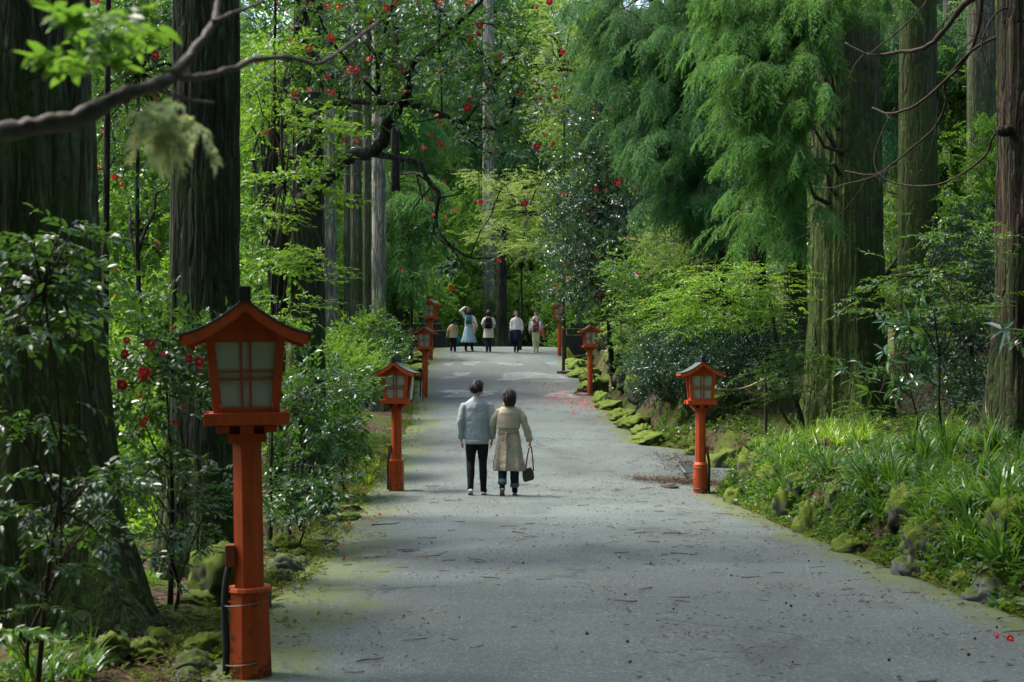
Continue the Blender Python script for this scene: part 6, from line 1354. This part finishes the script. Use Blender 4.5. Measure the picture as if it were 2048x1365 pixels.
yf = r.uniform(8.5, 24, 3400); xf = XR(yf) + r.uniform(.06, .75, 3400); kf = sn(xf, yf, 2.6, 8) > -.35; x = np.concatenate([x, xf[kf]]); y = np.concatenate([y, yf[kf]])
scatter('ground_cover', 'low leafy ground cover spread over the right bank', 'ground cover', 'cover', 'cover', x, y, 1.2, 92, .02, .6, H)
n = 3000; y = r.uniform(6, 34, n); x = XL(y) - .5 - np.abs(r.normal(0, 2.0, n)); k = sn(x, y, 1.6, 6) > .12; x, y = x[k], y[k]
scatter('ground_cover', 'sparse leafy ground cover under the left shrubs', 'ground cover', 'cover', 'cover', x, y, 1.2, 93, .02, .4, H)
n = 9000; y = np.concatenate([r.uniform(7, 30, 5000), r.uniform(28, 60, 4000)]); sd_ = r.random(n) < .45
x = np.where(sd_, XL(y) - .05 + r.normal(-.12, .16, n), XR(y) + np.abs(r.normal(.02, .22, n))); k = sn(x, y, 2.5, 7) > -.2; x, y = x[k], y[k]
scatter('moss', 'cushions of bright moss along both road edges and bank stones', 'moss', 'moss', 'cover_moss', x, y, 1.0, 94, -.005, .4)
LT = []
for q in range(4):
    rr = np.random.default_rng(500 + q); ps = []
    for i in range(9):
        a = rr.uniform(0, 6.28); l = rr.uniform(.02, .06); d = np.array([math.cos(a), math.sin(a), rr.normal(0, .12)]); v, f3, f4 = leaf_geo(l, l * rr.uniform(.15, .5), .2, False, .1)
        v = v @ frame(d, np.array([0, 0, 1.])).T + np.array([rr.normal(0, .12), rr.normal(0, .12), .003]); ps.append((v, f3, f4, np.full(4, rr.uniform(-.4, .4))))
    LT.append(merge(ps))
TPL['litter'] = LT
def litter(label, x, y, sc, seed, lift=.006): return scatter('leaf_litter', label, 'leaf litter', 'litter', 'brown_litter', x, y, sc, seed, lift, .05)
n = 3600; y = r.uniform(6, 30, n); x = np.where(r.random(n) < .5, XL(y) - np.abs(r.normal(.3, 1.6, n)), XR(y) + np.abs(r.normal(.4, 1.4, n))); litter('brown dead leaves and needles on the soil at both sides', x, y, 1.2, 95, .012)
y = np.concatenate([r.uniform(5.5, 30, 620), r.uniform(30, 58, 300)]); x = XL(y) + (XR(y) - XL(y)) * r.uniform(.03, .98, 920); litter('fine brown flecks of dead leaf scattered over the grey road', x, y, .75, 96, .004)
n = 420; t = r.random(n); y = 22.6 + r.normal(0, .28, n) + .5 * (1 - t) + 0; x = 1.9 + 1.5 * t ** .7 + r.normal(0, .08, n); y2 = 25.5 + r.uniform(-2, 2, 300); x2 = 3.1 + r.normal(0, .25, 300)
litter('drifts of brown leaf litter washed around the drain behind the bank lantern', np.concatenate([x, x2]), np.concatenate([y, y2]), .9, 97, .015)
# petals
PT = []
for q in range(3):
    rr = np.random.default_rng(520 + q); v, f3, f4 = leaf_geo(.045, .036, .5, True, .2); v = v + np.array([-.02, 0, .004]); PT.append((v, f3, f4, np.full(8, rr.uniform(-.3, .3))))
TPL['petal'] = PT
n = 470; x = np.concatenate([r.normal(1.55, .52, 320), r.normal(2.0, .35, 150)]); y = np.concatenate([39.6 + r.normal(0, 1.6, 320), r.normal(36.6, 1.7, 150)]); k = (x < XR(y) - .05); x, y = x[k], y[k]
tag(scatter('fallen_petals', 'scatter of pink-red camellia petals on the road around the right lantern foot', 'petals', 'petal', 'petal', x, y, .95, 98, .005, .2), kind='stuff')
fm = flower_mesh()
_ff = np.random.default_rng(66)
for (px, Y) in [(683, 14.0), (690, 12.9), (760, 17.5), (790, 17.2), (795, 18.2), (720, 16.8), (735, 17.8), (745, 16.9), (700, 16.4), (815, 17.8), (1990, 8.6), (2020, 8.5), (1195, 42.5), (1160, 43.5), (1120, 46.3), (1205, 44.5), (1215, 39), (1170, 38)]:
    x = gx(px, Y); o = link('fallen_flower', fm); o.location = (x, Y, gz(x, Y) + .012); o.rotation_euler = (_ff.normal(0, .7), _ff.normal(0, .7), _ff.uniform(0, 6)); q = .55 if Y < 30 else .9; o.scale = (q, q, q)
    tag(o, 'fallen red camellia blossom lying on the road edge' if Y < 30 else 'fallen red blossom by the lantern and signpost on the climb', 'flower', 'fallen blossoms on the near road' if Y < 30 else 'fallen blossoms on the climb')
# sprigs, pods and leaves lying on the road, each a thing
def sprig_mesh(seed):
    r = np.random.default_rng(seed); mb = MB(); L = r.uniform(.09, .2); pts = [(t * L - L / 2, .012 * math.sin(t * 5 + seed), .006) for t in np.linspace(0, 1, 6)]
    mb.tube(pts, np.linspace(.0035, .0015, 6), 5); V = [np.concatenate(mb.v)]; F4 = [np.array([f for f in mb.f if len(f) == 4])]; n = len(V[0]); F3 = []
    for k in range(46):
        t = r.uniform(.1, 1); p = np.array([t * L - L / 2, .012 * math.sin(t * 5 + seed), .006]); a = r.choice([-1, 1]) * r.uniform(.2, .9); d = np.array([math.cos(a), math.sin(a), r.normal(.1, .2)]); s_ = np.array([-d[1], d[0], 0]) * .0016; l = r.uniform(.012, .032)
        V.append(np.array([p - s_, p + s_, p + d * l])); F3.append([n, n + 1, n + 2]); n += 3
    v = np.concatenate(V); return fmesh('cedar_sprig', v, [np.array(F3), F4[0]], M['brown_litter'], np.clip(r.normal(.5, .25, len(v)), 0, 1))
SM = [sprig_mesh(600 + k) for k in range(6)]
pm = MB(); pm.ball((0, 0, .009), (.010, .011, .009), n=10); PM = pm.mesh('seed_pod', plain('black_pod', (.012, .009, .007), .6), True)
def lf(mt, seed):
    v, f3, f4 = leaf_geo(.055, .026, .3, True, .25); return fmesh('fallen_leaf', v + np.array([-.028, 0, .006]), [f3, f4], M[mt], np.full(8, .9))
LM = [lf('yellowish', 1), lf('cover', 2), lf('brown_litter', 3)]
_sp = np.random.default_rng(88)
for k in range(130):
    Y = 5.6 + 17 * _sp.random() ** 1.5; x = XL(Y) + (XR(Y) - XL(Y)) * _sp.uniform(.12, .99); o = link('cedar_sprig', SM[_sp.integers(6)]); o.location = (x, Y, gz(x, Y) + .004); q = _sp.uniform(.7, 1.5); o.scale = (q, q, q); o.rotation_euler = (_sp.normal(0, .05), 0, _sp.normal(0, .7) + PI * (k % 2))
    tag(o, 'dry brown cedar sprig lying flat on the grey road', 'sprig', 'dry cedar sprigs on the road')
for k in range(26):
    Y = 5.8 + 8 * _sp.random(); x = XL(Y) + (XR(Y) - XL(Y)) * _sp.uniform(.1, .98); o = link('seed_pod', PM); o.location = (x, Y, gz(x, Y)); q = _sp.uniform(.6, 1.1); o.scale = (q, q, q)
    tag(o, 'small round black seed pod on the grey road', 'seed pod', 'black seed pods on the road')
for k in range(26):
    Y = 6 + 16 * _sp.random() ** 1.3; x = XL(Y) + (XR(Y) - XL(Y)) * _sp.uniform(.08, .95); o = link('fallen_leaf', LM[k % 3]); o.location = (x, Y, gz(x, Y) + .003); o.rotation_euler = (_sp.normal(0, .2), _sp.normal(0, .2), _sp.uniform(0, 6))
    tag(o, ('fallen pale yellow leaf on the grey road', 'fallen green leaf on the grey road', 'fallen brown leaf on the grey road')[k % 3], 'leaf', ('yellow leaves on the road', 'green leaves on the road', 'brown leaves on the road')[k % 3])
# dark clumps of dead needles
for (px, Y, lab) in [(1343, 22.0, 'dark tuft of dead needles on the pavement left of the bank lantern foot'), (1478, 19.4, 'dark tangled tuft of dead needles by the right road edge')]:
    x = gx(px, Y); mb = MB(); rr = np.random.default_rng(int(px))
    for k in range(60):
        a = rr.uniform(0, 6.28); q = rr.uniform(0, .10); z = .05 * (1 - q / .11); p = np.array([q * 1.3 * math.cos(a), q * math.sin(a), z * rr.random()]); d = np.array([rr.normal(), rr.normal() * .6, abs(rr.normal()) * .3]) * .05
        mb.tube([p, p + d * .6 + np.array([0, 0, .01]), p + d], [.004, .004, .002], 4)
    mb.ball((0, 0, .01), (.11, .09, .035), n=12)
    tag(mb.build('needle_tuft', M['twig'], None, True, loc=(x, Y, gz(x, Y))), lab, 'debris')
x, Y = gx(772, 16.2), 16.2
tag(MB().tube([(-.16, -.03, .012), (-.05, .0, .016), (.08, .02, .018), (.16, .05, .03)], [.008, .007, .006, .003], 6, sub=3).build('stick', M['twig'], None, True, loc=(x, Y, gz(x, Y))), 'short dark stick lying on the road left of the couple', 'stick')
x, Y = gx(1665, 15.4) , 15.4
mb = MB(); rr = np.random.default_rng(2)
for k in range(70):
    a = rr.uniform(0, 6.28); p = np.array([rr.normal(0, .05), rr.normal(0, .05), 0]); mb.tube([p, p + np.array([.05 * math.cos(a), .05 * math.sin(a), .14 + .1 * rr.random()]), p + np.array([.12 * math.cos(a), .12 * math.sin(a), .08])], [.006, .004, .002], 4)
tag(mb.build('dead_fern', plain('rust_fern', (.10, .045, .02), .8), None, True, loc=(gx(1640, 18.5), 18.5, gz(gx(1640, 18.5), 18.5))), 'rusty brown dead fern tuft on the bank before the massive cedar', 'fern')
# ------------------------------------------------------------------ light and camera
w = bpy.data.worlds.new('World'); scene.world = w; w.use_nodes = True
nt = w.node_tree; nt.nodes.clear()
sky = nt.nodes.new('ShaderNodeTexSky'); sky.sky_type = 'NISHITA'; sky.sun_disc = False
SUN_EL, SUN_AZ = rad(60), rad(-66)          # azimuth measured from +Y towards +X
sky.sun_elevation = SUN_EL; sky.sun_rotation = SUN_AZ; sky.air_density = 1.0; sky.dust_density = 3.8; sky.ozone_density = 1.0
bg = nt.nodes.new('ShaderNodeBackground'); bg.inputs[1].default_value = 0.15
wo = nt.nodes.new('ShaderNodeOutputWorld'); nt.links.new(sky.outputs[0], bg.inputs[0]); nt.links.new(bg.outputs[0], wo.inputs[0])
sd = bpy.data.lights.new('sun', 'SUN'); sd.energy = 1.5; sd.angle = rad(14); sd.color = (1.0, .96, .88)
so = bpy.data.objects.new('sun', sd); COL.objects.link(so)
d = Vector((math.sin(SUN_AZ) * math.cos(SUN_EL), math.cos(SUN_AZ) * math.cos(SUN_EL), math.sin(SUN_EL)))
so.rotation_euler = d.to_track_quat('Z', 'Y').to_euler()
cd = bpy.data.cameras.new('camera'); cam = bpy.data.objects.new('camera', cd); COL.objects.link(cam)
cam.location = (0, 0, CAMH); cam.rotation_euler = (PI / 2, 0, 0)
cd.sensor_width = 36; cd.lens = 50; cd.shift_y = (HZ - 682.5) / 2048; cd.clip_start = .05; cd.clip_end = 2000
cd.dof.use_dof = True; cd.dof.focus_distance = 22; cd.dof.aperture_fstop = 5.0
scene.camera = cam
vs = scene.view_settings; vs.view_transform = 'Standard'; vs.look = 'None'; vs.gamma = 1; vs.exposure = 1.8
scene.render.film_transparent = False
cy = scene.cycles; cy.max_bounces = 6; cy.diffuse_bounces = 3; cy.glossy_bounces = 3; cy.transmission_bounces = 3; cy.transparent_max_bounces = 6
cy.use_denoising = True; cy.caustics_reflective = False; cy.caustics_refractive = False; cy.sample_clamp_indirect = 6
